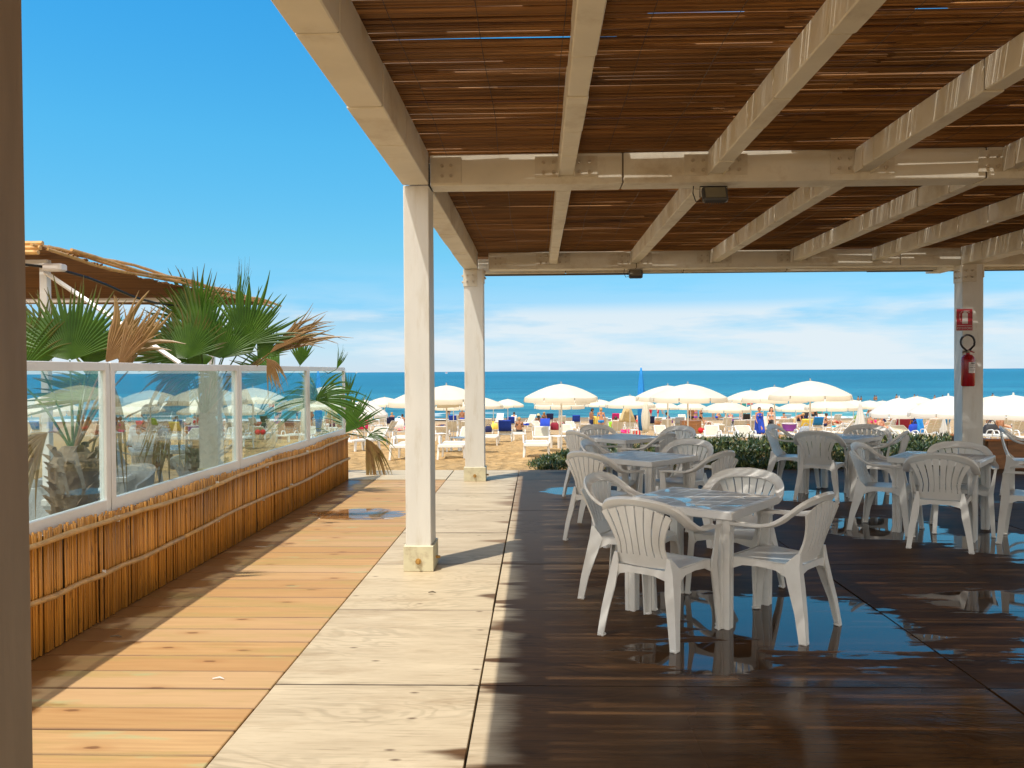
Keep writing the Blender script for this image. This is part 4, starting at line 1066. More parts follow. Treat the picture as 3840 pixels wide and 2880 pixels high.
# ------------------------------------------------------------------ beach parasols
def make_parasol(mk, rise, rad, val):
    e = empty('beach_parasol'); zt = 2.12; mt = M[mk]
    def rim(r_, k, sub):          # point on the dome at relative radius
        a = 2*math.pi*(k+sub)/8; sag = 1-.055*math.sin(math.pi*sub)
        z = zt-rise*(r_**1.9)*.75-rise*.25*r_-.05*rise*math.sin(math.pi*sub)*r_
        return Vector((math.cos(a)*rad*r_*sag, math.sin(a)*rad*r_*sag, z))
    b = MB(); rows = []
    for r_ in (.02, .2, .4, .6, .8, .92, 1.0): rows.append([rim(r_, k, s_/4) for k in range(8) for s_ in range(4)])
    b.quadgrid(rows, True); cn = b.build('canopy', mt, e, smooth=True, fix=False)
    b = MB()
    for k in range(8):
        top = [rim(1.0, k, .02+.96*s_/6) for s_ in range(7)]; r2 = []
        for i, p in enumerate(top):
            out = Vector((p.x, p.y, 0)).normalized(); fl = .012*math.sin(i*2.1+k)
            r2.append(p*1+out*(.012+fl)-Vector((0, 0, val*(1-.06*math.sin(math.pi*i/6)))))
        b.quadgrid([top, [(p+q)/2+Vector((p.x, p.y, 0)).normalized()*.012 for p, q in zip(top, r2)], r2])
    b.build('valance', mt, cn, smooth='all', fix=False)
    b = MB(); b.tube([(0, 0, -.6), (0, 0, 2.1)], .024, 8); b.build('pole', M['alu'], e, smooth=True)
    b = MB(); b.lathe([(.03, 2.10), (.035, 2.13), (.022, 2.16), (.022, 2.19), (.008, 2.20)], 8); b.build('finial', M['knob'] if mk == 'canvas' else M['canvas_w'], e, smooth=True)
    b = MB()
    for k in range(8): b.tube([(0, 0, 1.95), tuple(rim(.5, k, 0)-Vector((0, 0, .02))), tuple(rim(.97, k, 0)-Vector((0, 0, .015)))], .006, 4)
    b.build('ribs', M['alu'], e)
    return e
pc = make_parasol('canvas', .40, 1.18, .15); pw = make_parasol('canvas_w', .58, 1.18, .15)
UG = 'open parasols on the beach'
def par(px, py_, w, label, white=False, d=None):
    dd = d or 2.36*FPX/w; sc = w*dd/FPX/2.36
    p = at_y(px, py_, dd); pr = pw if white else pc
    o = inst(pr, (p.x, dd, p.z-2.19), random.uniform(0, .7), label, 'parasol', UG); o.scale = (sc, sc, 1); return o
par(2104, 1431, 286, 'large cream parasol standing alone against the sea, left of the blue folded one')
par(2106, 1458, 217, 'cream parasol directly behind the large lone one, only its fringe showing')
par(2097, 1480, 196, 'lowest and farthest cream parasol stacked behind the large lone one')
par(1366, 1492, 185, 'white parasol just past the end of the glass fence', True, 33)
par(1322, 1500, 150, 'white parasol partly behind the palm fronds at the fence end', True, 42)
par(1442, 1485, 150, 'cream parasol between the fence end and the tall sunlit post')
par(1596, 1450, 285, 'cream parasol mostly hidden behind the tall sunlit post')
par(1674, 1436, 290, 'cream parasol filling the gap between the two left posts')
par(1700, 1497, 150, 'low cream parasol behind the one in the gap between the left posts')
par(1795, 1482, 188, 'cream parasol just right of the second white post')
par(1904, 1493, 126, 'small far cream parasol by the surf, right of the second white post')
par(1850, 1500, 120, 'smaller cream parasol half behind the one next to the second white post')
par(2249, 1495, 112, 'small cream parasol above the man in blue shorts')
par(2362, 1478, 190, 'cream parasol behind the blue folded parasol')
par(2504, 1438, 246, 'big cream parasol overlapped on its right by a bigger one, centre of the beach')
par(2579, 1431, 288, 'biggest cream parasol in the centre of the beach, right of the blue folded one')
par(2490, 1503, 118, 'far cream parasol low behind the biggest central one, left half')
par(2590, 1503, 120, 'far cream parasol low behind the biggest central one, right half')
par(2724, 1499, 176, 'cream parasol low between the central one and the woman in the blue towel')
par(2815, 1458, 190, 'cream parasol rising behind the woman in the blue towel, left of its neighbours')
par(2904, 1443, 246, 'large cream parasol above the two women walking up the beach')
par(2862, 1505, 122, 'far cream parasol directly over the head of the woman in the blue towel')
par(2985, 1505, 140, 'far cream parasol low behind the pole of the right big parasol')
par(3038, 1419, 304, 'largest cream parasol on the beach, above the far table of the right row')
par(3117, 1488, 190, 'cream parasol low to the right of the largest one')
par(3200, 1496, 130, 'small cream parasol behind the folded white one, left side')
par(3262, 1498, 130, 'small cream parasol behind the folded white one, right side')
par(3310, 1499, 120, 'small cream parasol partly behind the round white one')
par(3372, 1485, 214, 'round white parasol left of the sign post', True, 32)
par(3440, 1482, 140, 'cream parasol behind the two white ones left of the sign post')
par(3556, 1476, 284, 'white parasol cut by the sign post on its right', True, 29)
par(3726, 1480, 160, 'cream parasol just right of the sign post, behind the white one')
par(3800, 1473, 335, 'white parasol at the right edge of the picture', True, 27)
for px, py_, w, lb_ in ((150, 1480, 300, 'cream parasol seen through the first glass pane'), (560, 1490, 260, 'cream parasol seen through the widest glass pane, left of its dead palm leaf'), (760, 1488, 220, 'cream parasol seen through the widest glass pane near its right end'),
                        (960, 1482, 230, 'cream parasol seen through the third glass pane'), (1130, 1486, 190, 'cream parasol seen through the joint of the last two panes'), (1235, 1488, 165, 'cream parasol seen through the last glass pane')):
    par(px, py_, w, lb_)
def folded(px, ytop, ybot, d, rad, mk, label, skirt=1.0, hold=.35):
    """closed parasol: the cloth hangs in folds from the top of its pole"""
    p = at_y(px, ytop, d); g0 = gz(d); Hh = p.z-g0; L_ = (ybot-ytop)*d/FPX
    e = empty('folded_parasol', (p.x, d, g0), 0, label, 'parasol', 'folded parasols')
    b = MB(); rows = []
    for j in range(9):
        v = j/8; r_ = rad*(.10+.9*v**1.1) if skirt else rad*(.06+.94*math.sin(math.pi*min(1, .02+v*.80))**.8)
        rows.append([(r_*(1+.20*math.cos(6*a+v))*math.cos(a), r_*(1+.20*math.cos(6*a+v))*math.sin(a), Hh-L_*v+.03*math.cos(6*a)*v) for a in [2*math.pi*k/24 for k in range(24)]])
    b.quadgrid(rows, True, True); b.build('cloth', M[mk], e, smooth='all')
    b = MB(); b.tube([(0, 0, -.4), (0, 0, Hh+.05)], .022, 8); b.build('pole', M['alu'], e)
    return e
folded(2404, 1378, 1612, 40, .16, 'azure', 'tall thin blue folded parasol standing above all the open ones', 0)
M['beige'] = simple('beige_canvas', (.66, .52, .28), .8, .06, 4)
folded(2352, 1500, 1580, 40, .36, 'beige', 'beige half folded parasol hanging open at the hem, beside the blue one')
folded(2421, 1505, 1618, 37, .17, 'canvas', 'cream folded parasol wrapped tight just right of the blue one', 0)
folded(3226, 1506, 1622, 30, .24, 'canvas_w', 'white folded parasol like a cone behind the far right row table')
folded(3540, 1560, 1640, 31, .18, 'canvas_w', 'white folded parasol peeping out left of the sign post')

# ------------------------------------------------------------------ sun loungers
def make_lounger(up):
    e = empty('sun_lounger'); P = M['lounger']; a = R(up); hz0 = .31
    for s_ in (-1, 1):
        b = MB(); b.box((s_*.30-.022, -.95 if up < 10 else -.55, hz0-.055), (s_*.30+.022, .92, hz0+.005), bev=.008); b.build('side_rail', P, e)
    b = MB()
    for k in range(11): b.box((-.285, -.10+k*.092, hz0-.02), (.285, -.10+k*.092+.072, hz0+.004), bev=.004)
    b.box((-.30, .90, hz0-.07), (.30, .97, hz0+.012), bev=.012); b.box((-.02, -.1, hz0-.035), (.02, .9, hz0-.018))
    b.build('bed', P, e)
    Mx = Matrix.Translation((0, -.13, hz0)) @ Matrix.Rotation(-a, 4, 'X')
    b = MB()
    for k in range(8): b.box((-.27, -.095-k*.092, -.012), (.27, -.022-k*.092, .010), M=Mx, bev=.004)
    b.build('backrest', M['slat'], e)
    b = MB()
    for s_ in (-1, 1): b.box((s_*.285-.016, -.80, -.02), (s_*.285+.016, .0, .018), M=Mx, bev=.005)
    b.box((-.30, -.83, -.02), (.30, -.775, .018), M=Mx, bev=.01); b.box((-.02, -.8, -.022), (.02, -.02, -.012), M=Mx); b.build('back_frame', P, e)
    for s_ in (-1, 1):
        for y0, y1 in (((-.62 if up < 10 else -.45), -.08 if up < 10 else -.05), (.78, .10)):
            b = MB(); sg = 1 if y1 > 0 else -1
            b.quadgrid([[(s_*.30-.028, y0-.05, hz0-.03), (s_*.30+.028, y0-.05, hz0-.03), (s_*.30+.028, y0+.05, hz0-.03), (s_*.30-.028, y0+.05, hz0-.03)],
                        [(s_*.325-.022, y0+sg*.05-.04, -.05), (s_*.325+.022, y0+sg*.05-.04, -.05), (s_*.325+.022, y0+sg*.05+.04, -.05), (s_*.325-.022, y0+sg*.05+.04, -.05)]], True, True)
            b.build('leg', P, e)
        b = MB(); b.tube(catmull([(s_*.33, -.42, hz0), (s_*.345, -.34, hz0+.15), (s_*.345, -.20, hz0+.185), (s_*.345, .05, hz0+.18), (s_*.335, .16, hz0)], 4), .021, 6); b.build('armrest', P, e, smooth=True)
    return e
lu = make_lounger(52); lf = make_lounger(3); lm = make_lounger(28)
LG = 'white sun loungers on the sand'
def towel_proto(up, ln=.62, ov=.25):
    b = MB(); a = R(up); Mx = Matrix.Translation((0, -.13, .31)) @ Matrix.Rotation(-a, 4, 'X')
    prof = [(-.83+ln, .030), (-.6, .032), (-.80, .034), (-.848, .028), (-.862, 0), (-.855, -.035), (-.78, -.040), (-.5, -.055), (-.83+ln*.95, -.075)]
    rows = []
    for j, (y, z) in enumerate(prof):
        rows.append([Mx @ Vector((-.31+.62*i/10, y+.012*math.sin(i*1.9+j), z+.008*math.sin(i*2.3+j*1.3)*(1 if z > 0 else -1))) for i in range(11)])
    inn = [[p-(Mx.to_3x3() @ Vector((0, 0, .008 if prof[j][1] > 0 else -.008))) for p in r_] for j, r_ in enumerate(rows)]
    b.quadgrid([x+y[::-1] for x, y in zip(rows, inn)], True, True)
    return b.build('towel', M['blue'], smooth='all')
tw = towel_proto(52)
def recolor(o, mt):
    o.material_slots[0].link = 'OBJECT'; o.material_slots[0].material = M[mt]
TW = 'towels hung on loungers'
def lounge(px, py_, ori, kind, label, towel=None, tl=None):
    p = on_sand(px, py_); pr = {'u': lu, 'f': lf, 'm': lm}[kind]
    o = inst(pr, (p.x, p.y, p.z+.045), R(ori), label, 'sun lounger', LG)
    slope = math.atan((gz(p.y+1)-gz(p.y-1))/2); o.rotation_euler = (slope*math.cos(R(ori)), slope*math.sin(R(ori))*-1, R(ori))
    if towel:
        q = inst(tw, o.location, R(ori), tl or '%s towel draped over the back of a lounger' % towel, 'towel', TW); q.rotation_euler = o.rotation_euler; recolor(q, towel)
    return o
# near row, mostly flat beds with the foot end to the camera
for a_ in [
 (2012, 1712, 180, 'f', 'white flat sun lounger in front of all others, just left of the succulents'),
 (1700, 1718, 182, 'f', 'white flat sun lounger in the gap between the two left posts, nearest row'),
 (1530, 1720, 181, 'f', 'white flat sun lounger cut off on its right by the tall sunlit post'),
 (2030, 1668, 178, 'm', 'white sun lounger with ribbed half raised back, right behind the nearest flat one'),
 (1748, 1672, 176, 'm', 'white half raised lounger left of the second post, second row'),
 (1505, 1672, 184, 'f', 'white flat lounger second row left of the tall sunlit post'),
 (1352, 1690, 160, 'f', 'white flat lounger behind the withered palm leaf'),
 (1412, 1668, 175, 'm', 'white lounger right of the withered palm leaf, second row'),
 (1838, 1668, 180, 'f', 'white flat lounger just right of the second post'),
 (1895, 1655, 0, 'u', 'white raised lounger under the left blue towel, right of the second post', 'blue', 'blue towel over a raised lounger, nearest one right of the second post'),
 (1915, 1612, 2, 'u', 'white raised lounger under the second blue towel from the post', 'blue', 'blue towel over a raised lounger, behind and right of the nearest blue one'),
 (1945, 1650, 186, 'f', 'white flat lounger on which the woman in a dark bikini sits'),
 (1985, 1600, 150, 'u', 'white empty lounger with raised back turned sideways near the surf'),
 (2042, 1632, 175, 'u', 'white lounger half covered by a blue towel, behind the ribbed one', 'blue', 'blue towel with white edge on the lounger left of the big parasol pole'),
 (2060, 1594, 5, 'u', 'white lounger under a navy towel left of the parasol poles', 'navy', 'navy towel over a lounger beside the seated woman with long hair'),
 (2020, 1618, 200, 'm', 'white lounger of the woman in the straw hat'),
 (2125, 1640, 180, 'm', 'white lounger right of the big lone parasol pole, first of two'),
 (2140, 1622, 182, 'm', 'white lounger right of the big lone parasol pole, the farther of two'),
 (2160, 1604, 0, 'u', 'white raised lounger alone under a bright blue towel', 'blue', 'bright blue towel on the lounger standing alone by the surf'),
 (2222, 1620, 0, 'u', 'white lounger under the white towel', 'towel_w', 'white towel over a lounger in front of the man in blue shorts'),
 (2262, 1618, 0, 'u', 'white lounger with cream ribbed back and a yellow cloth, under the small parasol'),
 (2307, 1594, 0, 'u', 'white lounger under the magenta towel', 'magenta', 'magenta towel standing out behind the beige folded parasol'),
 (2314, 1642, 0, 'u', 'white lounger with ribbed back, a green towel on its left corner'),
 (2360, 1620, 0, 'u', 'white lounger with ribbed back below the beige folded parasol'),
 (2436, 1612, 0, 'u', 'white lounger with a navy top, right of the blue folded parasol', 'navy', 'navy towel on the lounger right of the blue folded parasol'),
 (2382, 1604, 0, 'u', 'white lounger left of the blue folded parasol, navy cloth on top', 'navy', 'navy cloth on the lounger left of the blue folded parasol'),
 (2545, 1618, 0, 'u', 'white lounger with a grey towel, left of the brown bins', 'greyc', 'grey towel over the lounger left of the brown bins'),
 (2652, 1608, 90, 'f', 'white flat lounger on which a person lies, beyond the brown bins'),
 (2722, 1618, 2, 'u', 'white lounger with ribbed back alone on open sand, right of the bins'),
 (2802, 1640, 0, 'u', 'white lounger with ribbed back left of the woman in the blue towel'),
 (2795, 1598, 0, 'u', 'dark backed lounger farther away, left of the woman in the blue towel', 'black', 'black cloth over the lounger behind the orange posts'),
 (2942, 1600, 8, 'u', 'white lounger under a pale blue towel right of the two women', 'bluegrey', 'pale blue grey towel on the lounger right of the two women'),
 (2998, 1602, 0, 'u', 'white lounger under a navy towel above the purple tub', 'navy', 'navy towel on the lounger above the purple tub'),
 (3012, 1640, 4, 'u', 'white lounger under the pale yellow towel', 'yellow', 'pale yellow towel over the lounger of the bending man'),
 (3060, 1622, 0, 'u', 'white lounger under the azure towel', 'azure', 'azure towel over the lounger right of the largest parasol pole'),
 (3100, 1640, 60, 'm', 'white lounger seen from the side with reclined back behind the far right table'),
 (3170, 1616, 100, 'f', 'white flat lounger far behind, left of the folded white cone parasol'),
 (3198, 1606, 20, 'u', 'white lounger under the lime green towel', 'green', 'lime green towel on the lounger left of the folded white cone parasol'),
 (3290, 1626, 30, 'm', 'white lounger of the seated woman with a bun'),
 (3368, 1652, 0, 'u', 'white lounger under the dark red towel', 'maroon', 'dark red towel on the raised lounger below the white round parasol'),
 (3408, 1622, 2, 'u', 'white lounger under the orange towel', 'orange', 'orange towel on the raised lounger right of the dark red one'),
 (3342, 1650, 8, 'u', 'white lounger left of the dark red towel, ribbed back showing'),
 (3486, 1655, 3, 'u', 'white lounger with wide ribbed back just left of the sign post', ),
 (3450, 1612, -5, 'u', 'white lounger farther back between the orange towel and the sign post'),
 (3530, 1625, 0, 'u', 'white lounger right behind the small folded white parasol by the sign post', 'azure', 'azure towel on the lounger beside the sign post'),
 (3662, 1630, 0, 'u', 'white lounger right of the sign post with a pink cloth'),
 (3672, 1606, 0, 'u', 'white lounger under the turquoise towel right of the sign post', 'turq', 'turquoise towel on the lounger right of the sign post'),
 (3722, 1622, 20, 'u', 'white lounger behind the black rucksack'),
 (3806, 1652, 0, 'u', 'white lounger with ribbed back at the right edge above the planter'),
 (1698, 1640, 0, 'u', 'white lounger with cream ribbed back in the gap between the left posts'),
 (1738, 1630, 3, 'u', 'white lounger with ribbed back touching the second post on its left', ),
 (1700, 1604, 0, 'u', 'white lounger with a blue towel by the surf between the left posts', 'blue', 'blue towel by the surf in the gap between the left posts'),
 (1355, 1640, 25, 'u', 'white lounger with a pink striped towel past the fence end', 'pink', 'pink striped towel on the white lounger past the fence end'),
 (1395, 1612, -30, 'u', 'white empty lounger with raised back, right of the pink towel'),
 (1490, 1640, 100, 'f', 'white lounger on which someone sunbathes left of the tall post'),
 (1465, 1612, 10, 'u', 'white lounger near the surf left of the tall post', 'navy', 'navy towel on a lounger near the surf left of the tall post'),
 (1830, 1625, 0, 'u', 'white lounger hugging the second post on its right side'),
 (1790, 1600, 0, 'u', 'white lounger near the surf behind the second post', 'blue', 'blue towel near the surf, partly behind the second post'),
 (2610, 1668, 175, 'f', 'white flat lounger in the row behind the hedge, under the brown bins'),
 (2672, 1664, 170, 'm', 'white half raised lounger in the row behind the hedge, right of the bins'),
 (2735, 1668, 185, 'f', 'white flat lounger in the row behind the hedge, centre'),
 (2800, 1668, 178, 'm', 'white half raised lounger behind the hedge, left of the orange post'),
 (2856, 1672, 182, 'f', 'white flat lounger behind the hedge at the feet of the woman in blue'),
 (2960, 1655, 180, 'f', 'white flat lounger behind the chair by the hedge, under the purple tub'),
 (3335, 1672, 178, 'f', 'white flat lounger behind the right row tables, left one'),
 (3405, 1672, 184, 'm', 'white half raised lounger behind the right row tables, middle one'),
 (3470, 1690, 176, 'f', 'white flat lounger left of the sign post, nearest there'),
 (3690, 1665, 182, 'f', 'white flat lounger just right of the sign post, beyond the planter'),
 (3780, 1672, 178, 'f', 'white flat lounger behind the planter at the right edge'),
 (2480, 1648, 178, 'm', 'white lounger behind the shaded chair of the farthest left table'),
 (2530, 1652, 184, 'f', 'white flat lounger between the farthest left table and the brown bins'),
 (2190, 1650, 180, 'f', 'white flat lounger behind the armchairs of the farthest left table'),
 (620, 1660, 170, 'f', 'white flat lounger seen through the widest glass pane'),
 (540, 1640, 10, 'u', 'white raised lounger seen through the widest glass pane, left part', 'red', 'red towel seen through the widest glass pane'),
 (830, 1650, 0, 'u', 'white raised lounger seen through the right end of the widest pane', 'maroon', 'dark towel seen through the right end of the widest pane'),
 (930, 1660, 178, 'f', 'white flat lounger seen through the third pane, left part'),
 (1010, 1640, 0, 'u', 'white raised lounger seen through the third pane, centre'),
 (1090, 1625, 5, 'u', 'white raised lounger seen through the third pane, right part', 'navy', 'navy towel seen through the third pane'),
 (1185, 1650, 0, 'u', 'white raised lounger seen through the last pane, left part'),
 (1245, 1628, 0, 'u', 'white raised lounger seen through the last pane, right part', 'magenta', 'magenta towel seen through the last glass pane'),
 (150, 1640, 0, 'u', 'white raised lounger seen through the first pane', 'azure', 'azure towel seen through the first glass pane')]:
    lounge(*a_)

rl = random.Random(11); SEEN = set()
LMK = [(1300, 'the fence end'), (1400, 'the pink striped towel'), (1560, 'the tall sunlit post'), (1700, 'the gap between the left posts'), (1800, 'the second white post'), (1905, 'the small far parasol'), (2104, 'the big lone parasol'), (2250, 'the yellow cloth'), (2352, 'the beige folded parasol'), (2420, 'the blue folded parasol'), (2520, 'the black bag'), (2590, 'the brown bins'), (2722, 'the ribbed lounger on open sand'), (2806, 'the left orange post'), (2870, 'the two walking women'), (2960, 'the purple tub'),
       (3038, 'the largest parasol pole'), (3100, 'the reclined lounger'), (3160, 'the lime green towel'), (3226, 'the white cone parasol'), (3310, 'the woman with a bun'), (3368, 'the dark red towel'), (3420, 'the orange towel'), (3540, 'the sign post'), (3690, 'the turquoise towel'), (3740, 'the black rucksack'), (3838, 'the right picture edge')]
for px, py_ in [(x+rl.uniform(-8, 8), y+rl.uniform(-5, 5)) for x, y in ((1345, 1600), (1430, 1598), (1450, 1640), (1520, 1600), (1660, 1650), (1722, 1600), (1760, 1642), (1870, 1598), (2100, 1600), (2188, 1634), (2338, 1600), (2405, 1628), (2470, 1600), (2505, 1632), (2560, 1598), (2690, 1640), (2765, 1640), (2830, 1606), (2880, 1612), (2925, 1630), (2965, 1604), (3035, 1600), (3085, 1604), (3125, 1600), (3150, 1640), (3228, 1606), (3255, 1618), (3320, 1600), (3385, 1600), (3430, 1636), (3510, 1606), (3690, 1604), (3745, 1612), (3770, 1630), (3825, 1612))]:
    lm_ = min(LMK, key=lambda k: abs(k[0]-px)); sd2 = 'left' if px < lm_[0] else 'right'; rw = 'far row' if py_ < 1612 else 'middle row'
    lb_ = 'white lounger of the %s, just %s of %s' % (rw, sd2, lm_[1])
    if lb_ in SEEN: lb_ = 'white lounger of the %s, farther %s of %s' % (rw, sd2, lm_[1])
    SEEN.add(lb_); o = lounge(px, py_, rl.choice((0, 3, -4, 8, 175, 60)), rl.choice('uuum'), lb_); o['group'] = 'crowded far sun loungers'
# ------------------------------------------------------------------ small things on the beach
def loose_towel(px, py_, w, h, mk, label, d=None):
    p = on_sand(px, py_); b = MB(); rows = []
    for j in range(7): rows.append([(-w/2+w*i/8, .05*math.sin(j*1.3+i)+.06*(j-3)/3, .32+h*(j/6)+.03*math.sin(i*2+j)) for i in range(9)])
    inn = [[(x, y+.05, z) for x, y, z in r_] for r_ in rows]
    b.quadgrid([a+c_[::-1] for a, c_ in zip(rows, inn)], True, True)
    tag(b.build('cloth', M[mk], loc=tuple(p), smooth='all'), label, 'cloth', 'loose cloths and towels')
loose_towel(2290, 1632, .22, .5, 'green', 'bright green towel hanging from the left corner of a ribbed lounger')
loose_towel(2250, 1606, .30, .42, 'yellow', 'yellow cloth on the lounger beside the white towel')
loose_towel(2346, 1646, .5, .18, 'pink', 'hot pink bundle on the sand right of the green towel')
loose_towel(3452, 1652, .28, .7, 'azure', 'azure towel dropping from the left corner of the lounger by the sign post')
loose_towel(3668, 1622, .25, .28, 'pink', 'pink cloth on the lounger right of the sign post')
loose_towel(1972, 1610, .5, .12, 'blue', 'blue towel lying on the empty lounger near the surf')
loose_towel(1655, 1632, .55, .2, 'turq', 'turquoise and green towels between the left posts')
loose_towel(3280, 1600, .4, .2, 'pink', 'pink cloth beside the woman with a bun')
loose_towel(3084, 1590, .45, .22, 'red', 'red cap and cloth beside the azure towel')
loose_towel(3128, 1622, .3, .12, 'turq', 'small turquoise cloth under the reclined lounger')
loose_towel(3720, 1590, 2.2, .25, 'turq', 'long turquoise awning cloth low behind the right loungers')
loose_towel(1845, 1618, .3, .42, 'yellow', 'yellow bag cloth beside the nearest blue towel')
def bag_proto():
    e = empty('beach_bag'); b = MB(); rows = []
    for z, k in ((0, .8), (.04, 1), (.25, .95), (.34, .75), (.37, .5)):
        rows.append([(.22*k*math.copysign(abs(math.cos(a))**.6, math.cos(a)), .13*k*math.copysign(abs(math.sin(a))**.6, math.sin(a)), z) for a in [2*math.pi*q/16 for q in range(16)]])
    b.quadgrid(rows, True, True); b.build('body', M['black'], e, smooth=True)
    b = MB(); b.tube([(-.12*math.cos(R(q)), -.04, .33+.16*math.sin(R(q))) for q in range(0, 181, 20)], .012, 6); b.build('handle', M['black'], e); return e
bg_ = bag_proto()
def bag(px, py_, mk, label, z=0, s_=1.0, cat='bag'):
    p = on_sand(px, py_); o = inst(bg_, (p.x, p.y, p.z+z), random.uniform(-.5, .5), label, cat, 'bags on the beach', s_)
    for k in o.children: recolor(k, mk)
bag(3428, 1650, 'blue', 'blue and black rucksack right of the orange towel', .25, 1.4)
bag(3715, 1655, 'black', 'black rucksack on the sand right of the sign post', .2, 1.5)
bag(3020, 1650, 'greyc', 'pale handbag with dark trim in front of the yellow towel', .2, 1.3)
bag(3065, 1618, 'black', 'dark patterned bag under the azure towel', .3)
bag(2465, 1618, 'brownwood', 'brown basket bag on a small table right of the blue folded parasol', .4)
bag(2500, 1616, 'black', 'black bag on a small table left of the bins', .4)
bag(2080, 1630, 'maroon', 'dark red bag at the foot of the big lone parasol', .3, 1.3)
bag(1832, 1640, 'navy', 'navy bag on the lounger right of the second post', .3)
bag(1855, 1634, 'yellow', 'yellow bag on the lounger right of the second post', .4)
bag(1498, 1618, 'towel_w', 'white and blue rucksack left of the tall sunlit post', .3, 1.7)
bag(2752, 1618, 'black', 'black bag between the ribbed lounger and the orange post', .3, 1.2)
bag(2388, 1634, 'red', 'small red bag at the foot of the blue folded parasol', 0)
bag(1925, 1555, 'greyc', 'patterned bag hanging under the small far parasol', .9)
bag(2110, 1612, 'black', 'black bag right of the big lone parasol poles', .2)
def side_table():
    e = empty('low_table'); b = MB(); b.box((-.24, -.24, .38), (.24, .24, .42), bev=.012); b.build('table_top', M['lounger'], e)
    b = MB()
    for sx_ in (-1, 1):
        for sy in (-1, 1): b.quadgrid([[(sx_*.2+u*k, sy*.2+v_*k, z) for u, v_ in ((-.035, -.035), (.035, -.035), (.035, .035), (-.035, .035))] for z, k in ((-.08, .7), (.385, 1))], True, True)
    build_each(b, 'leg', M['lounger'], e); return e
st = side_table(); SG = 'low white tables between the loungers'
for px, py_, lb_ in ((2098, 1680, 'low white table at the foot of the big lone parasol'), (2757, 1622, 'low white table right of the ribbed lounger on open sand'), (3152, 1618, 'low white table left of the folded white cone'), (2478, 1622, 'low white table carrying the brown basket'),
                     (1650, 1660, 'low white table by the right side of the tall sunlit post'), (1725, 1690, 'low white table under the parasol between the left posts'), (2375, 1640, 'low white table near the beige folded parasol'), (3690, 1640, 'low white table right of the sign post'), (3255, 1640, 'low white table right of the white cone parasol')):
    p = on_sand(px, py_); inst(st, (p.x, p.y, p.z+.02), random.uniform(0, 1), lb_, 'table', SG)
# brown bins
for px, w_, lb_ in ((2578, .62, 'square brown wooden bin behind the hedge, left one'), (2602, .62, 'square brown wooden bin behind the hedge, right one')):
    p = on_sand(px, 1640); e = empty('wooden_bin', tuple(p), 0, lb_, 'bin', 'brown wooden bins'); b = MB()
    for k in range(5):
        b.box((-.36+k*.145, -.36, -.05), (-.225+k*.145, -.33, .92)); b.box((-.36, -.33+k*.13, -.05), (-.33, -.205+k*.13, .92)); b.box((.33, -.33+k*.13, -.05), (.36, -.205+k*.13, .92))
    b.build('boards', M['brownwood'], e); b = MB(); b.box((-.37, -.37, .92), (.37, .37, .96), bev=.01); b.build('lid', M['brownwood'], e)
# orange posts with a rope
pp = []
for px, lb_ in ((2806, 'orange wooden post left of the woman in the blue towel'), (2920, 'orange wooden post right of the two walking women')):
    p = on_sand(px, 1652); pp.append(p); e = empty('rope_post', tuple(p), 0, lb_, 'post', 'orange rope posts'); b = MB(); b.box((-.06, -.06, -.1), (.06, .06, .80), bev=.01); b.build('shaft', M['orangewood'], e)
    b = MB(); b.tube([(.075*math.cos(R(q)), .075*math.sin(R(q)), .6) for q in range(0, 361, 30)], .014, 6, cap=False); b.build('rope_ring', M['rope'], e)
b = MB(); A, B = pp[0]+Vector((0, 0, .6)), pp[1]+Vector((0, 0, .6)); b.tube([A.lerp(B, q/10)-A-Vector((0, 0, .5*math.sin(math.pi*q/10))) for q in range(11)], .014, 6)
tag(b.build('rope', M['rope'], loc=tuple(A)), 'white rope slung between the two orange posts', 'rope')
# purple tub, balls
p = on_sand(2960, 1640); e = empty('purple_tub', (p.x, p.y, p.z+.35), 0, 'purple tub with a white rim behind the chair by the hedge', 'tub')
b = MB(); b.lathe([(.28, 0), (.36, .2), (.40, .42), (.37, .42), (.33, .05)], 20); b.build('bowl', M['purple'], e, smooth=True)
b = MB(); b.tube([(.40*math.cos(R(q)), .40*math.sin(R(q)), .43) for q in range(0, 361, 18)], .022, 6, cap=False); b.build('rim', M['lounger'], e)
for px, lb_ in ((2628, 'red ball on the loungers below the bins, left one'), (2648, 'red ball on the loungers below the bins, right one')):
    p = on_sand(px, 1652); b = MB(); b.ball((0, 0, 0), .14, 14, 10); tag(b.build('ball', M['red'], loc=(p.x, p.y, p.z+.5), smooth='all'), lb_, 'ball', 'red balls')
# red-capped flag by the water
p = on_sand(2800, 1575); e = empty('flag', tuple(p), 0, 'red and green flag on a pole near the surf', 'flag')
b = MB(); b.tube([(0, 0, -.2), (0, 0, 2.2)], .03, 8); b.build('pole', M['alu'], e)
b = MB(); b.quadgrid([[(.03+.55*i/6, .05*math.sin(i), z) for i in range(7)] for z in (1.5, 2.15)]); b.build('red_cloth', M['red'], e)
b = MB(); b.quadgrid([[(-.03-.45*i/6, .05*math.sin(i), z-.25*i/6) for i in range(7)] for z in (.6, 2.1)]); b.build('green_cloth', M['teal'], e)
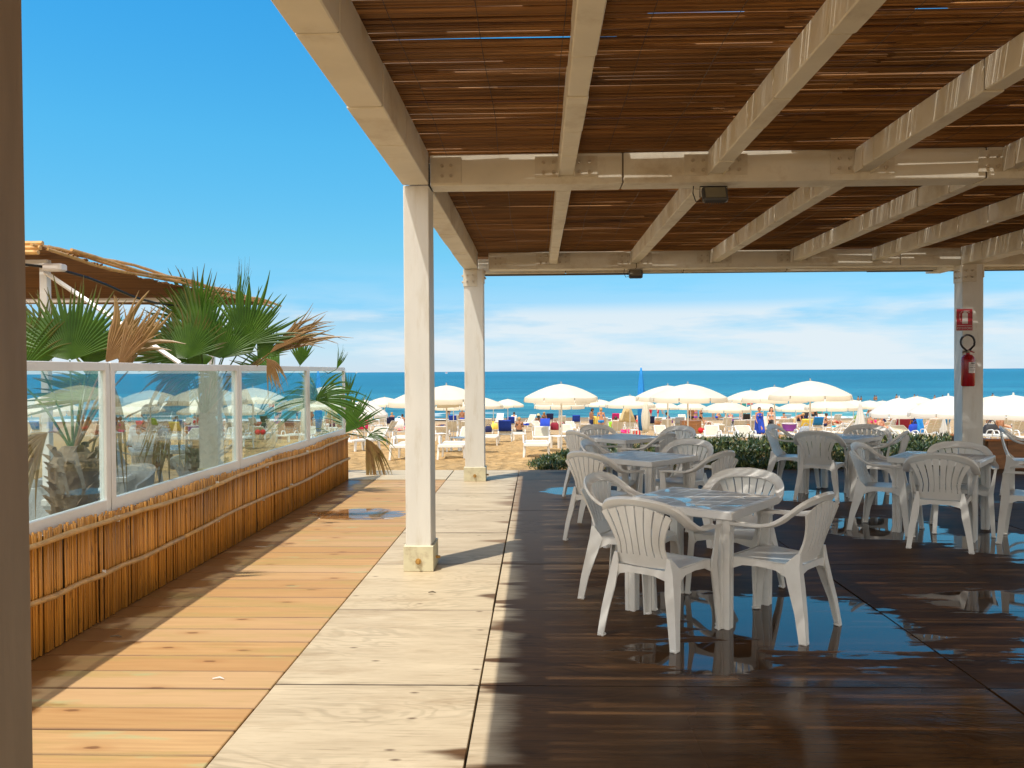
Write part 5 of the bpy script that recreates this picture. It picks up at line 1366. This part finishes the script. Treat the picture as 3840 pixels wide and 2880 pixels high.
# boats
def at_sea(px, d): q = at_y(px, 1392, d); return (q.x, d, -3.3)
e = empty('motor_boat', at_sea(1674, 2600), 0, 'tiny white and red motor boat on the horizon between the left posts', 'boat')
b = MB(); b.prism([(-4.5, 1.4), (-4, -.2), (3.8, -.2), (5, 1.6)], -1.2, 1.2, 'y'); b.build('hull', M['boat'], e); b = MB(); b.box((-2, -1, 1.4), (1.5, 1, 2.8), bev=.2); b.build('cabin', M['red'], e)
e = empty('sailing_boat', at_sea(1336, 5200), 0, 'tiny sailing boat on the horizon left of the tall post', 'boat')
b = MB(); b.prism([(-6, 1.6), (-5, -.2), (5, -.2), (6.5, 1.8)], -1.2, 1.2, 'y'); b.build('hull', M['boat'], e); b = MB(); b.prism([(-.3, 1.6), (5, 2.2), (-.3, 16)], -.1, .1, 'y'); b.build('sail', M['boat'], e)

# litter on the deck
for px, py_, mk, lb_, l_ in ((822, 2546, 'sign_white', 'small white scrap of paper on the pine boards', .035), (1622, 2222, 'seam', 'thin curled twig on the pale sheets before the tall post', .03), (438, 2388, 'seam', 'short broken cane on the pine boards near the fence', .04)):
    p = at_z(px, py_, .006); b = MB(); b.tube([(-l_, 0, .002), (0, .008, .006), (l_*.8, -.006, .003)], [.003, .005, .002], 5); tag(b.build('litter', M[mk], loc=tuple(p)), lb_, 'litter', 'scraps on the deck')

# ------------------------------------------------------------------ people
DG = None
def remeshed(name, caps, vox):
    b = MB()
    for p0, r0, p1, r1 in caps:
        p0 = Vector(p0); p1 = Vector(p1); d = p1-p0; n = max(2, int(d.length/.05)+1)
        b.ball(tuple(p0), r0, 12, 8); b.ball(tuple(p1), r1, 12, 8)
        if d.length > .004: b.tube([p0.lerp(p1, i/n) for i in range(n+1)], [r0+(r1-r0)*i/n for i in range(n+1)], 12)
    ob = b.build(name, M['skin']); md = ob.modifiers.new('r', 'REMESH'); md.mode = 'VOXEL'; md.voxel_size = vox; md.use_smooth_shade = True
    sm = ob.modifiers.new('s', 'SMOOTH'); sm.iterations = 3; sm.factor = .5
    dg = bpy.context.evaluated_depsgraph_get(); me = bpy.data.meshes.new_from_object(ob.evaluated_get(dg)); me.name = name
    old = ob.data; bpy.data.objects.remove(ob); bpy.data.meshes.remove(old)
    me.materials.clear(); me.materials.append(M['skin']); return me
def joints(pose):
    J = dict(pelvis=(0, 0, .93), chest=(0, .0, 1.22), neck=(0, 0, 1.43), head=(0, .02, 1.585))
    for s_, n_ in ((-1, 'L'), (1, 'R')):
        J['sh'+n_] = (s_*.165, 0, 1.375); J['el'+n_] = (s_*.235, -.03, 1.11); J['wr'+n_] = (s_*.245, .05, .87); J['hn'+n_] = (s_*.24, .07, .79)
        J['hip'+n_] = (s_*.085, 0, .90); J['kn'+n_] = (s_*.10, .02, .49); J['an'+n_] = (s_*.10, -.02, .08); J['to'+n_] = (s_*.12, .12, .03)
    if pose == 'walk':
        J.update(knL=(-.09, .22, .53), anL=(-.09, .24, .11), toL=(-.09, .38, .06), knR=(.09, -.06, .49), anR=(.09, -.30, .13), toR=(.10, -.18, .03), elL=(-.23, -.12, 1.13), wrL=(-.24, -.12, .90), hnL=(-.24, -.09, .82), elR=(.23, .06, 1.12), wrR=(.22, .22, .95), hnR=(.21, .28, .89))
    if pose == 'hold':
        J.update(elL=(-.24, .0, 1.12), wrL=(-.10, .24, 1.13), hnL=(-.04, .30, 1.14), elR=(.24, .0, 1.12), wrR=(.10, .24, 1.10), hnR=(.04, .30, 1.11), head=(0, .07, 1.56))
    if pose == 'bend':
        J.update(chest=(0, .22, 1.10), neck=(0, .40, 1.20), head=(0, .54, 1.24), shL=(-.165, .34, 1.16), shR=(.165, .34, 1.16), elL=(-.2, .42, .90), elR=(.2, .42, .90), wrL=(-.18, .48, .68), wrR=(.18, .48, .68), hnL=(-.17, .50, .61), hnR=(.17, .50, .61))
    if pose in ('sit', 'sitback'):
        J.update(pelvis=(0, 0, .10), chest=(0, .02, .40), neck=(0, .06, .60), head=(0, .10, .75))
        for s_, n_ in ((-1, 'L'), (1, 'R')):
            J['sh'+n_] = (s_*.165, .05, .55); J['el'+n_] = (s_*.24, .08, .31); J['wr'+n_] = (s_*.19, .30, .32); J['hn'+n_] = (s_*.17, .37, .34)
            J['hip'+n_] = (s_*.09, .03, .10); J['kn'+n_] = (s_*.12, .42, .30); J['an'+n_] = (s_*.11, .62, .03); J['to'+n_] = (s_*.12, .76, .01)
    if pose == 'crouch':
        J.update(pelvis=(0, 0, .28), chest=(0, .16, .52), neck=(0, .26, .70), head=(0, .34, .83))
        for s_, n_ in ((-1, 'L'), (1, 'R')):
            J['sh'+n_] = (s_*.16, .24, .65); J['el'+n_] = (s_*.2, .38, .45); J['wr'+n_] = (s_*.14, .52, .26); J['hn'+n_] = (s_*.13, .56, .19)
            J['hip'+n_] = (s_*.09, .02, .27); J['kn'+n_] = (s_*.16, .36, .48); J['an'+n_] = (s_*.13, .16, .08); J['to'+n_] = (s_*.14, .30, .03)
    if pose == 'lie':
        J.update(pelvis=(0, 0, .10), chest=(0, -.30, .14), neck=(0, -.50, .17), head=(0, -.66, .21))
        for s_, n_ in ((-1, 'L'), (1, 'R')):
            J['sh'+n_] = (s_*.165, -.45, .15); J['el'+n_] = (s_*.25, -.20, .08); J['wr'+n_] = (s_*.22, .03, .09); J['hn'+n_] = (s_*.21, .11, .09)
            J['hip'+n_] = (s_*.09, .03, .10); J['kn'+n_] = (s_*.10, .43, .20); J['an'+n_] = (s_*.10, .82, .07); J['to'+n_] = (s_*.11, .86, .18)
    return {k: Vector(v_) for k, v_ in J.items()}
CACHE = {}
def body_mesh(pose, fem):
    k = ('body', pose, fem)
    if k in CACHE: return CACHE[k]
    J = joints(pose); c = []
    w = .86 if fem else 1.0
    up = (J['neck']-J['pelvis']).normalized(); fw = (J['head']-J['neck']).cross(Vector((1, 0, 0)))
    side = Vector((1, 0, 0)); front = side.cross(up).normalized()*-1
    front = up.cross(side).normalized()
    front = -front if front.y < 0 and pose not in ('lie',) else front
    if pose == 'lie': front = Vector((0, 0, 1))
    c.append((J['pelvis'], .10, J['chest'], .095*w))
    for s_, n_ in ((-1, 'L'), (1, 'R')):
        c.append((J['hip'+n_]+up*.03, .094 if not fem else .100, J['chest']+side*s_*.06*w-up*.06, .075*w)); c.append((J['chest']+side*s_*.07*w-up*.06, .085*w, J['chest']+side*s_*.085*w+up*.10, .082*w))
        c.append((J['chest']+side*s_*.085*w+up*.10, .075*w, J['sh'+n_], .062)); c.append((J['sh'+n_], .056, J['neck']-up*.02, .05))
        if fem: c.append((J['chest']+side*s_*.075+front*.085+up*.03, .052, J['chest']+side*s_*.07+front*.06+up*.06, .05))
        a_ = .88 if fem else 1
        c.append((J['sh'+n_], .053*a_, J['el'+n_], .040*a_)); c.append((J['el'+n_], .040*a_, J['wr'+n_], .027*a_))
        hd = (J['hn'+n_]-J['wr'+n_]).normalized(); hs_ = hd.cross(Vector((1, 0, 0)) if abs(hd.x) < .6 else Vector((0, 0, 1))).normalized()
        c.append((J['wr'+n_], .026, J['hn'+n_]-hd*.01, .028))
        for q, (o_, l_) in enumerate(((-.027, .065), (-.009, .08), (.009, .075), (.026, .058))): c.append((J['hn'+n_]+hs_*o_, .0095, J['hn'+n_]+hs_*o_*1.15+hd*l_+side*(-s_)*.014, .0078))
        c.append((J['wr'+n_]+hd*.03+hs_*.02, .011, J['wr'+n_]+hd*.07+hs_*.052, .009))
        c.append((J['hip'+n_], .090, J['kn'+n_], .056)); c.append((J['kn'+n_], .055, J['kn'+n_].lerp(J['an'+n_], .35), .056)); c.append((J['kn'+n_].lerp(J['an'+n_], .35), .056, J['an'+n_], .036))
        c.append((J['an'+n_]-Vector((0, 0, .02)), .036, J['to'+n_], .028))
    c.append((J['neck']-up*.03, .056, J['neck'].lerp(J['head'], .5), .052))
    hu_ = (J['head']-J['neck']).normalized(); hf = front if pose != 'bend' else Vector((0, .6, -.8))
    c.append((J['head']+hu_*.03, .092, J['head']-hu_*.055+hf*.022, .062)); c.append((J['head']+hf*.09-hu_*.005, .013, J['head']+hf*.097-hu_*.025, .017))
    for s_ in (-1, 1): c.append((J['head']+side*s_*.088, .016, J['head']+side*s_*.09-hu_*.03, .014))
    me = remeshed('body', c, .0105); CACHE[k] = (me, J, up, side, front, hu_, hf); return CACHE[k]
def piece(kind, pose, fem):
    k = (kind, pose, fem)
    if k in CACHE: return CACHE[k]
    _, J, up, side, front, hu_, hf = body_mesh(pose, fem); c = []; h = J['head']; V = .012
    if kind in ('short_hair', 'long_hair', 'bun_hair'):
        c.append((h+hu_*.045-hf*.012, .098, h+hu_*.01-hf*.03, .088))
        if kind == 'long_hair':
            for s_ in (-1, 1): c.append((h+side*s_*.06-hf*.03, .05, J['neck']+side*s_*.085-hf*.03-up*.12, .035))
            c.append((h-hf*.04, .075, J['neck']-hf*.07-up*.16, .05))
        if kind == 'bun_hair': c.append((h+hu_*.10-hf*.08, .045, h+hu_*.09-hf*.10, .045))
    if kind == 'shorts':
        c.append((J['pelvis']+up*.05, .112, J['pelvis'], .118))
        for n_ in 'LR': c.append((J['hip'+n_]+up*.05, .105, J['hip'+n_].lerp(J['kn'+n_], .62), .082))
    if kind == 'bikini_bottom':
        c.append((J['pelvis']+up*.0, .112, J['pelvis']-up*.07, .09)); 
        for n_ in 'LR': c.append((J['hip'+n_]+up*.035, .102, J['hip'+n_]-up*.02, .1))
    if kind == 'bikini_top':
        for s_ in (-1, 1): c.append((J['chest']+side*s_*.075+front*.088+up*.03, .056, J['chest']+side*s_*.075+front*.06+up*.04, .05))
        for s_ in (-1, 1): c.append((J['chest']+side*s_*.1*.86+up*.03, .074, J['chest']+side*s_*.09*.86+up*.045, .074))
    if kind == 'shirt':
        c.append((J['pelvis']+up*.02, .13, J['chest'], .125))
        for s_, n_ in ((-1, 'L'), (1, 'R')):
            c.append((J['hip'+n_]+up*.05, .105, J['chest']+side*s_*.085, .10)); c.append((J['chest']+side*s_*.08, .10, J['sh'+n_]-up*.01, .075)); c.append((J['sh'+n_], .066, J['sh'+n_].lerp(J['el'+n_], .75), .058))
    if kind == 'wrap_towel':
        for s_, n_ in ((-1, 'L'), (1, 'R')):
            c.append((J['chest']+side*s_*.075+up*.06, .105, J['hip'+n_]+side*s_*.03, .13)); c.append((J['hip'+n_]+side*s_*.03, .13, J['kn'+n_]+side*s_*.05-Vector((0, 0, .16)), .115))
        c.append((J['chest']+front*.03+up*.05, .12, J['chest']+front*.03, .13)); c.append((J['pelvis'], .15, (J['knL']+J['knR'])/2-Vector((0, 0, .16)), .13)); V = .014
    if kind == 'hat':
        b = MB(); b.lathe([(.10, 0), (.21, -.01), (.215, .0), (.11, .02), (.10, .09), (.07, .12), (.01, .13)], 18, tuple(h+Vector((0, 0, .05)))); ob = b.build('hat', M['beige'], smooth=True); me = ob.data; bpy.data.objects.remove(ob); CACHE[k] = me; return me
    me = remeshed(kind, c, V); CACHE[k] = me; return me
def eye_mesh(pose, fem, s_):
    k = ('eye', pose, fem, s_)
    if k in CACHE: return CACHE[k]
    _, J, up, side, front, hu_, hf = body_mesh(pose, fem); b = MB(); b.ball(tuple(J['head']+side*s_*.034+hf*.084+hu_*.012), .011, 8, 6); ob = b.build('eye', M['hair_b'], smooth='all'); me = ob.data; bpy.data.objects.remove(ob); CACHE[k] = me; return me
def person(loc, face, pose, fem, label, parts, skin='skin', sc=1.0, hair=('short_hair', 'hair_b'), held=None):
    """face: heading in degrees, 90 looks out to sea, -90 towards the camera"""
    me = body_mesh(pose, fem)[0]; o = bpy.data.objects.new('person', me); COL.objects.link(o)
    o.location = loc; o.rotation_euler = (0, 0, R(face-90)); o.scale = (sc,)*3; recolor(o, skin); tag(o, label, 'person', 'people on the beach')
    for nm, mt in list(parts)+([hair] if hair else []):
        c = bpy.data.objects.new({'short_hair': 'hair', 'long_hair': 'hair', 'bun_hair': 'hair'}.get(nm, nm), piece(nm, pose, fem)); COL.objects.link(c); c.parent = o; recolor(c, mt)
    for s_ in (-1, 1):
        c = bpy.data.objects.new('eye', eye_mesh(pose, fem, s_)); COL.objects.link(c); c.parent = o
    return o
def pstand(px, d, face, pose, fem, label, parts, z=None, **k):
    q = at_y(px, 1392, d); return person((q.x, d, gz(d) if z is None else z), face, pose, fem, label, parts, **k)
def psit(px, py_, face, pose, fem, label, parts, up=.33, **k):
    p = on_sand(px, py_); return person((p.x, p.y, p.z+up), face, pose, fem, label, parts, **k)
BK = lambda m_: [('bikini_bottom', m_), ('bikini_top', m_)]
pstand(2216, 50, 15, 'hold', False, 'man in navy shorts standing in profile holding a yellow towel', [('shorts', 'navy')], skin='skin_d')
q_ = at_y(2228, 1392, 50); b = MB(); b.quadgrid([[(-.16+.32*i/6, .04*math.sin(i*1.7), z+.03*math.sin(i)) for i in range(7)] for z in (-.55, -.3, 0)]+[[(-.16+.32*i/6, .07+.04*math.sin(i*1.7), z) for i in range(7)] for z in (0, -.3, -.5)])
tag(b.build('towel', M['yellow'], loc=(q_.x+.10, 49.95, gz(50)+1.18), smooth='all'), 'yellow towel held in front of the man in navy shorts', 'towel')
pstand(2253, 49.5, 92, 'stand', True, 'woman in a blue bikini seen from behind beside the man in navy shorts', BK('azure'), hair=('short_hair', 'hair_l'))
pstand(2847, 45.7, -88, 'walk', True, 'woman wrapped in a bright blue towel walking towards the deck', [('wrap_towel', 'blue')], hair=('bun_hair', 'hair_b'))
pstand(2892, 46, -95, 'walk', True, 'woman with long brown hair, bikini top and dark shorts beside the blue wrapped one', [('bikini_top', 'greyc'), ('shorts', 'black')], skin='skin_p', hair=('long_hair', 'hair_b'))
pstand(2592, 62, -70, 'hold', False, 'man in dark trunks behind the brown bins', [('bikini_bottom', 'black')], sc=1.05)
pstand(2607, 65, -60, 'stand', True, 'woman in a purple swimsuit between two others beyond the bins', [('bikini_bottom', 'purple'), ('bikini_top', 'purple')])
pstand(2628, 63, -45, 'walk', True, 'woman in a dark bikini striding right past the bins', BK('black'), hair=('bun_hair', 'hair_l'))
pstand(2686, 82, 20, 'crouch', False, 'boy in blue trunks crouching at the surf', [('bikini_bottom', 'blue')], sc=.95)
pstand(2674, 83, -80, 'stand', True, 'child in red at the water edge behind the crouching boy', [('shirt', 'red')], sc=.8)
pstand(2720, 84, 60, 'walk', False, 'child in black shorts at the water edge', [('shorts', 'black')], sc=.8, skin='skin_p')
pstand(2778, 80, -85, 'stand', True, 'older woman in a dark bikini facing the camera near the surf', BK('black'), skin='skin_p')
pstand(2437, 83, 90, 'stand', False, 'person in a red shirt at the water edge right of the folded parasols', [('shirt', 'red'), ('shorts', 'red')])
pstand(2466, 83.5, 5, 'bend', False, 'man in red shorts bending over a bucket at the surf', [('shorts', 'red')], skin='skin_p')
psit(2652, 1607, -90, 'lie', False, 'man lying on the flat lounger beyond the bins', [('bikini_bottom', 'azure')])
pstand(1732, 60, 75, 'stand', False, 'man in blue shorts standing in the gap beside the second post', [('shorts', 'blue')], skin='skin_d')
pstand(1680, 84, 90, 'stand', True, 'far bather in black at the surf between the left posts', [('bikini_bottom', 'black'), ('bikini_top', 'black')], skin='skin_d')
psit(1948, 1643, 95, 'sit', True, 'woman in a dark bikini sitting back to the camera right of the second post', BK('black'), skin='skin_d', hair=('short_hair', 'hair_l'))
psit(2020, 1612, 100, 'sit', True, 'woman in a straw hat sitting beside the big lone parasol', [('bikini_top', 'black'), ('hat', 'beige')], skin='skin_d', hair=('long_hair', 'hair_b'))
psit(2040, 1598, -80, 'sit', True, 'woman with long fair hair sitting left of the navy towel', BK('black'), skin='skin_d', hair=('long_hair', 'hair_l'))
psit(1928, 1598, 90, 'sit', False, 'dark haired person sitting behind the second blue towel', [('shirt', 'towel_w')])
psit(2223, 1606, 90, 'sit', True, 'blonde person whose head shows above the white towel', [('bikini_top', 'pink')], hair=('short_hair', 'hair_l'), up=.4)
pstand(3060, 76, 90, 'stand', False, 'woman in a black swimsuit seen from behind at the surf above the azure towel', [('shorts', 'black'), ('bikini_top', 'black')])
pstand(3073, 75, 60, 'stand', True, 'woman in a teal swimsuit at the surf above the azure towel', [('shirt', 'teal'), ('bikini_bottom', 'teal')])
pstand(3048, 77, 90, 'stand', False, 'small child with dark hair at the surf left of the two women', [('shorts', 'black')], sc=.72)
pstand(3022, 66, -80, 'stand', False, 'man in dark clothes standing left of the largest parasol pole', [('shirt', 'black'), ('shorts', 'navy')])
pstand(3264, 62, 30, 'walk', False, 'person striding right in turquoise shorts right of the white cone parasol', [('shorts', 'turq')])
pstand(3290, 60, 10, 'walk', True, 'walker in a turquoise bikini bottom left of the round white parasol', BK('turq'))
psit(3352, 1612, 95, 'sit', False, 'boy sitting with his bare back to the camera behind the dark red towel', [('shorts', 'greyc')], skin='skin', sc=1.0)
psit(3262, 1632, 20, 'sit', True, 'woman with a dark bun sitting in profile right of the folded white cone', [('bikini_top', 'pink'), ('bikini_bottom', 'pink')], hair=('bun_hair', 'hair_b'), sc=1.1)
psit(3318, 1622, 150, 'sit', False, 'person in a checked dark shirt sitting left of the dark red towel', [('shirt', 'navy')])
psit(3300, 1646, -60, 'sit', False, 'bent over sunbather in red shorts before the striped towel', [('shorts', 'red')], skin='skin_p')
pstand(3428, 50, 60, 'walk', False, 'man in navy shorts walking behind the orange towel', [('shorts', 'navy')], skin='skin_d')
psit(3752, 1644, 100, 'sit', False, 'boy with dark hair seen from behind right of the black rucksack', [('shorts', 'navy')], skin='skin_d')
psit(3775, 1606, 0, 'lie', False, 'sunbather lying with raised knees under the right edge parasol', [('shorts', 'black')], skin='skin_d', up=.4)
psit(3838, 1640, -100, 'sit', True, 'woman in a purple swimsuit cut by the right edge of the picture', [('bikini_top', 'purple'), ('bikini_bottom', 'purple')], skin='skin_d', sc=1.25)
psit(2978, 1622, -20, 'bend', False, 'man with light hair leaning down beside the yellow towel', [('shorts', 'beige')], hair=('short_hair', 'hair_l'), up=-.05)
psit(1500, 1636, 180, 'lie', True, 'sunbather lying on the lounger left of the tall sunlit post', BK('pink'), skin='skin_p')
psit(3110, 1606, 0, 'lie', True, 'sunbather lying right of the azure towel', BK('pink'), skin='skin_p', up=.35)
psit(2310, 1640, 90, 'sit', False, 'person whose dark hair shows above the ribbed lounger with green towel', [('shorts', 'black')], up=.33)
pstand(545, 11.0, 95, 'sit', False, 'person in a white shirt seen through the widest glass pane', [('shirt', 'towel_w'), ('shorts', 'navy')], z=.28)
pstand(1165, 47, 70, 'stand', True, 'tanned woman standing seen through the last two glass panes', BK('black'), skin='skin_d')
rp_ = random.Random(4)
for px, py_ in ((1338, 1606), (1472, 1600), (1512, 1612), (1668, 1625), (1760, 1606), (2106, 1616), (2392, 1612), (2470, 1606), (2518, 1612), (2742, 1606), (2812, 1606), (2938, 1610), (3094, 1616), (3142, 1606), (3212, 1620), (3392, 1640), (3446, 1606), (3508, 1618), (3666, 1612), (3712, 1608), (3790, 1630)):
    lm_ = min(LMK, key=lambda k: abs(k[0]-px)); fm = rp_.random() < .5; mt = rp_.choice(('black', 'navy', 'red', 'pink', 'turq', 'purple')); hr = rp_.choice(('dark', 'dark', 'fair'))
    lb_ = '%s haired %s sunbather in the crowd just %s of %s' % (hr, mt if mt != 'turq' else 'turquoise', 'left' if px < lm_[0] else 'right', lm_[1])
    psit(px, py_, rp_.choice((90, 60, 130, 0, 180, -90)), rp_.choice(('sit', 'sit', 'lie', 'crouch')), fm, lb_, BK(mt) if fm else [('shorts', mt)], skin=rp_.choice(('skin', 'skin_p', 'skin_d')), hair=(rp_.choice(('short_hair', 'bun_hair')), 'hair_b' if hr == 'dark' else 'hair_l'), up=.36)
for i, (px, py_, lb_) in enumerate(((3218, 1486, 'left one of the pair of bathers above the low right parasols'), (3229, 1486, 'right one of the pair of bathers above the low right parasols'), (3280, 1483, 'bather with a child right of the pair in the sea'), (3286, 1484, 'child bather touching the adult in the sea'),
                        (3362, 1479, 'lone bather above the round white parasol'), (3429, 1479, 'left bather of the pair above the cream parasol near the sign post'), (3440, 1481, 'right bather of the pair above the cream parasol near the sign post'), (3505, 1482, 'bather in the sea left of the sign post, farther from it'),
                        (3535, 1482, 'bather in the sea closest to the left side of the sign post'), (3723, 1475, 'bather in the sea right of the sign post'))):
    d = 132; q = at_y(px, py_, d); person((q.x, d, q.z-1.68), random.choice((90, -60, 20)), 'stand', i % 3 == 0, lb_, [('shorts', 'navy')] if i % 3 else BK('black'), skin=random.choice(('skin', 'skin_p', 'skin_d')), sc=1.0)
bpy.context.view_layer.update()
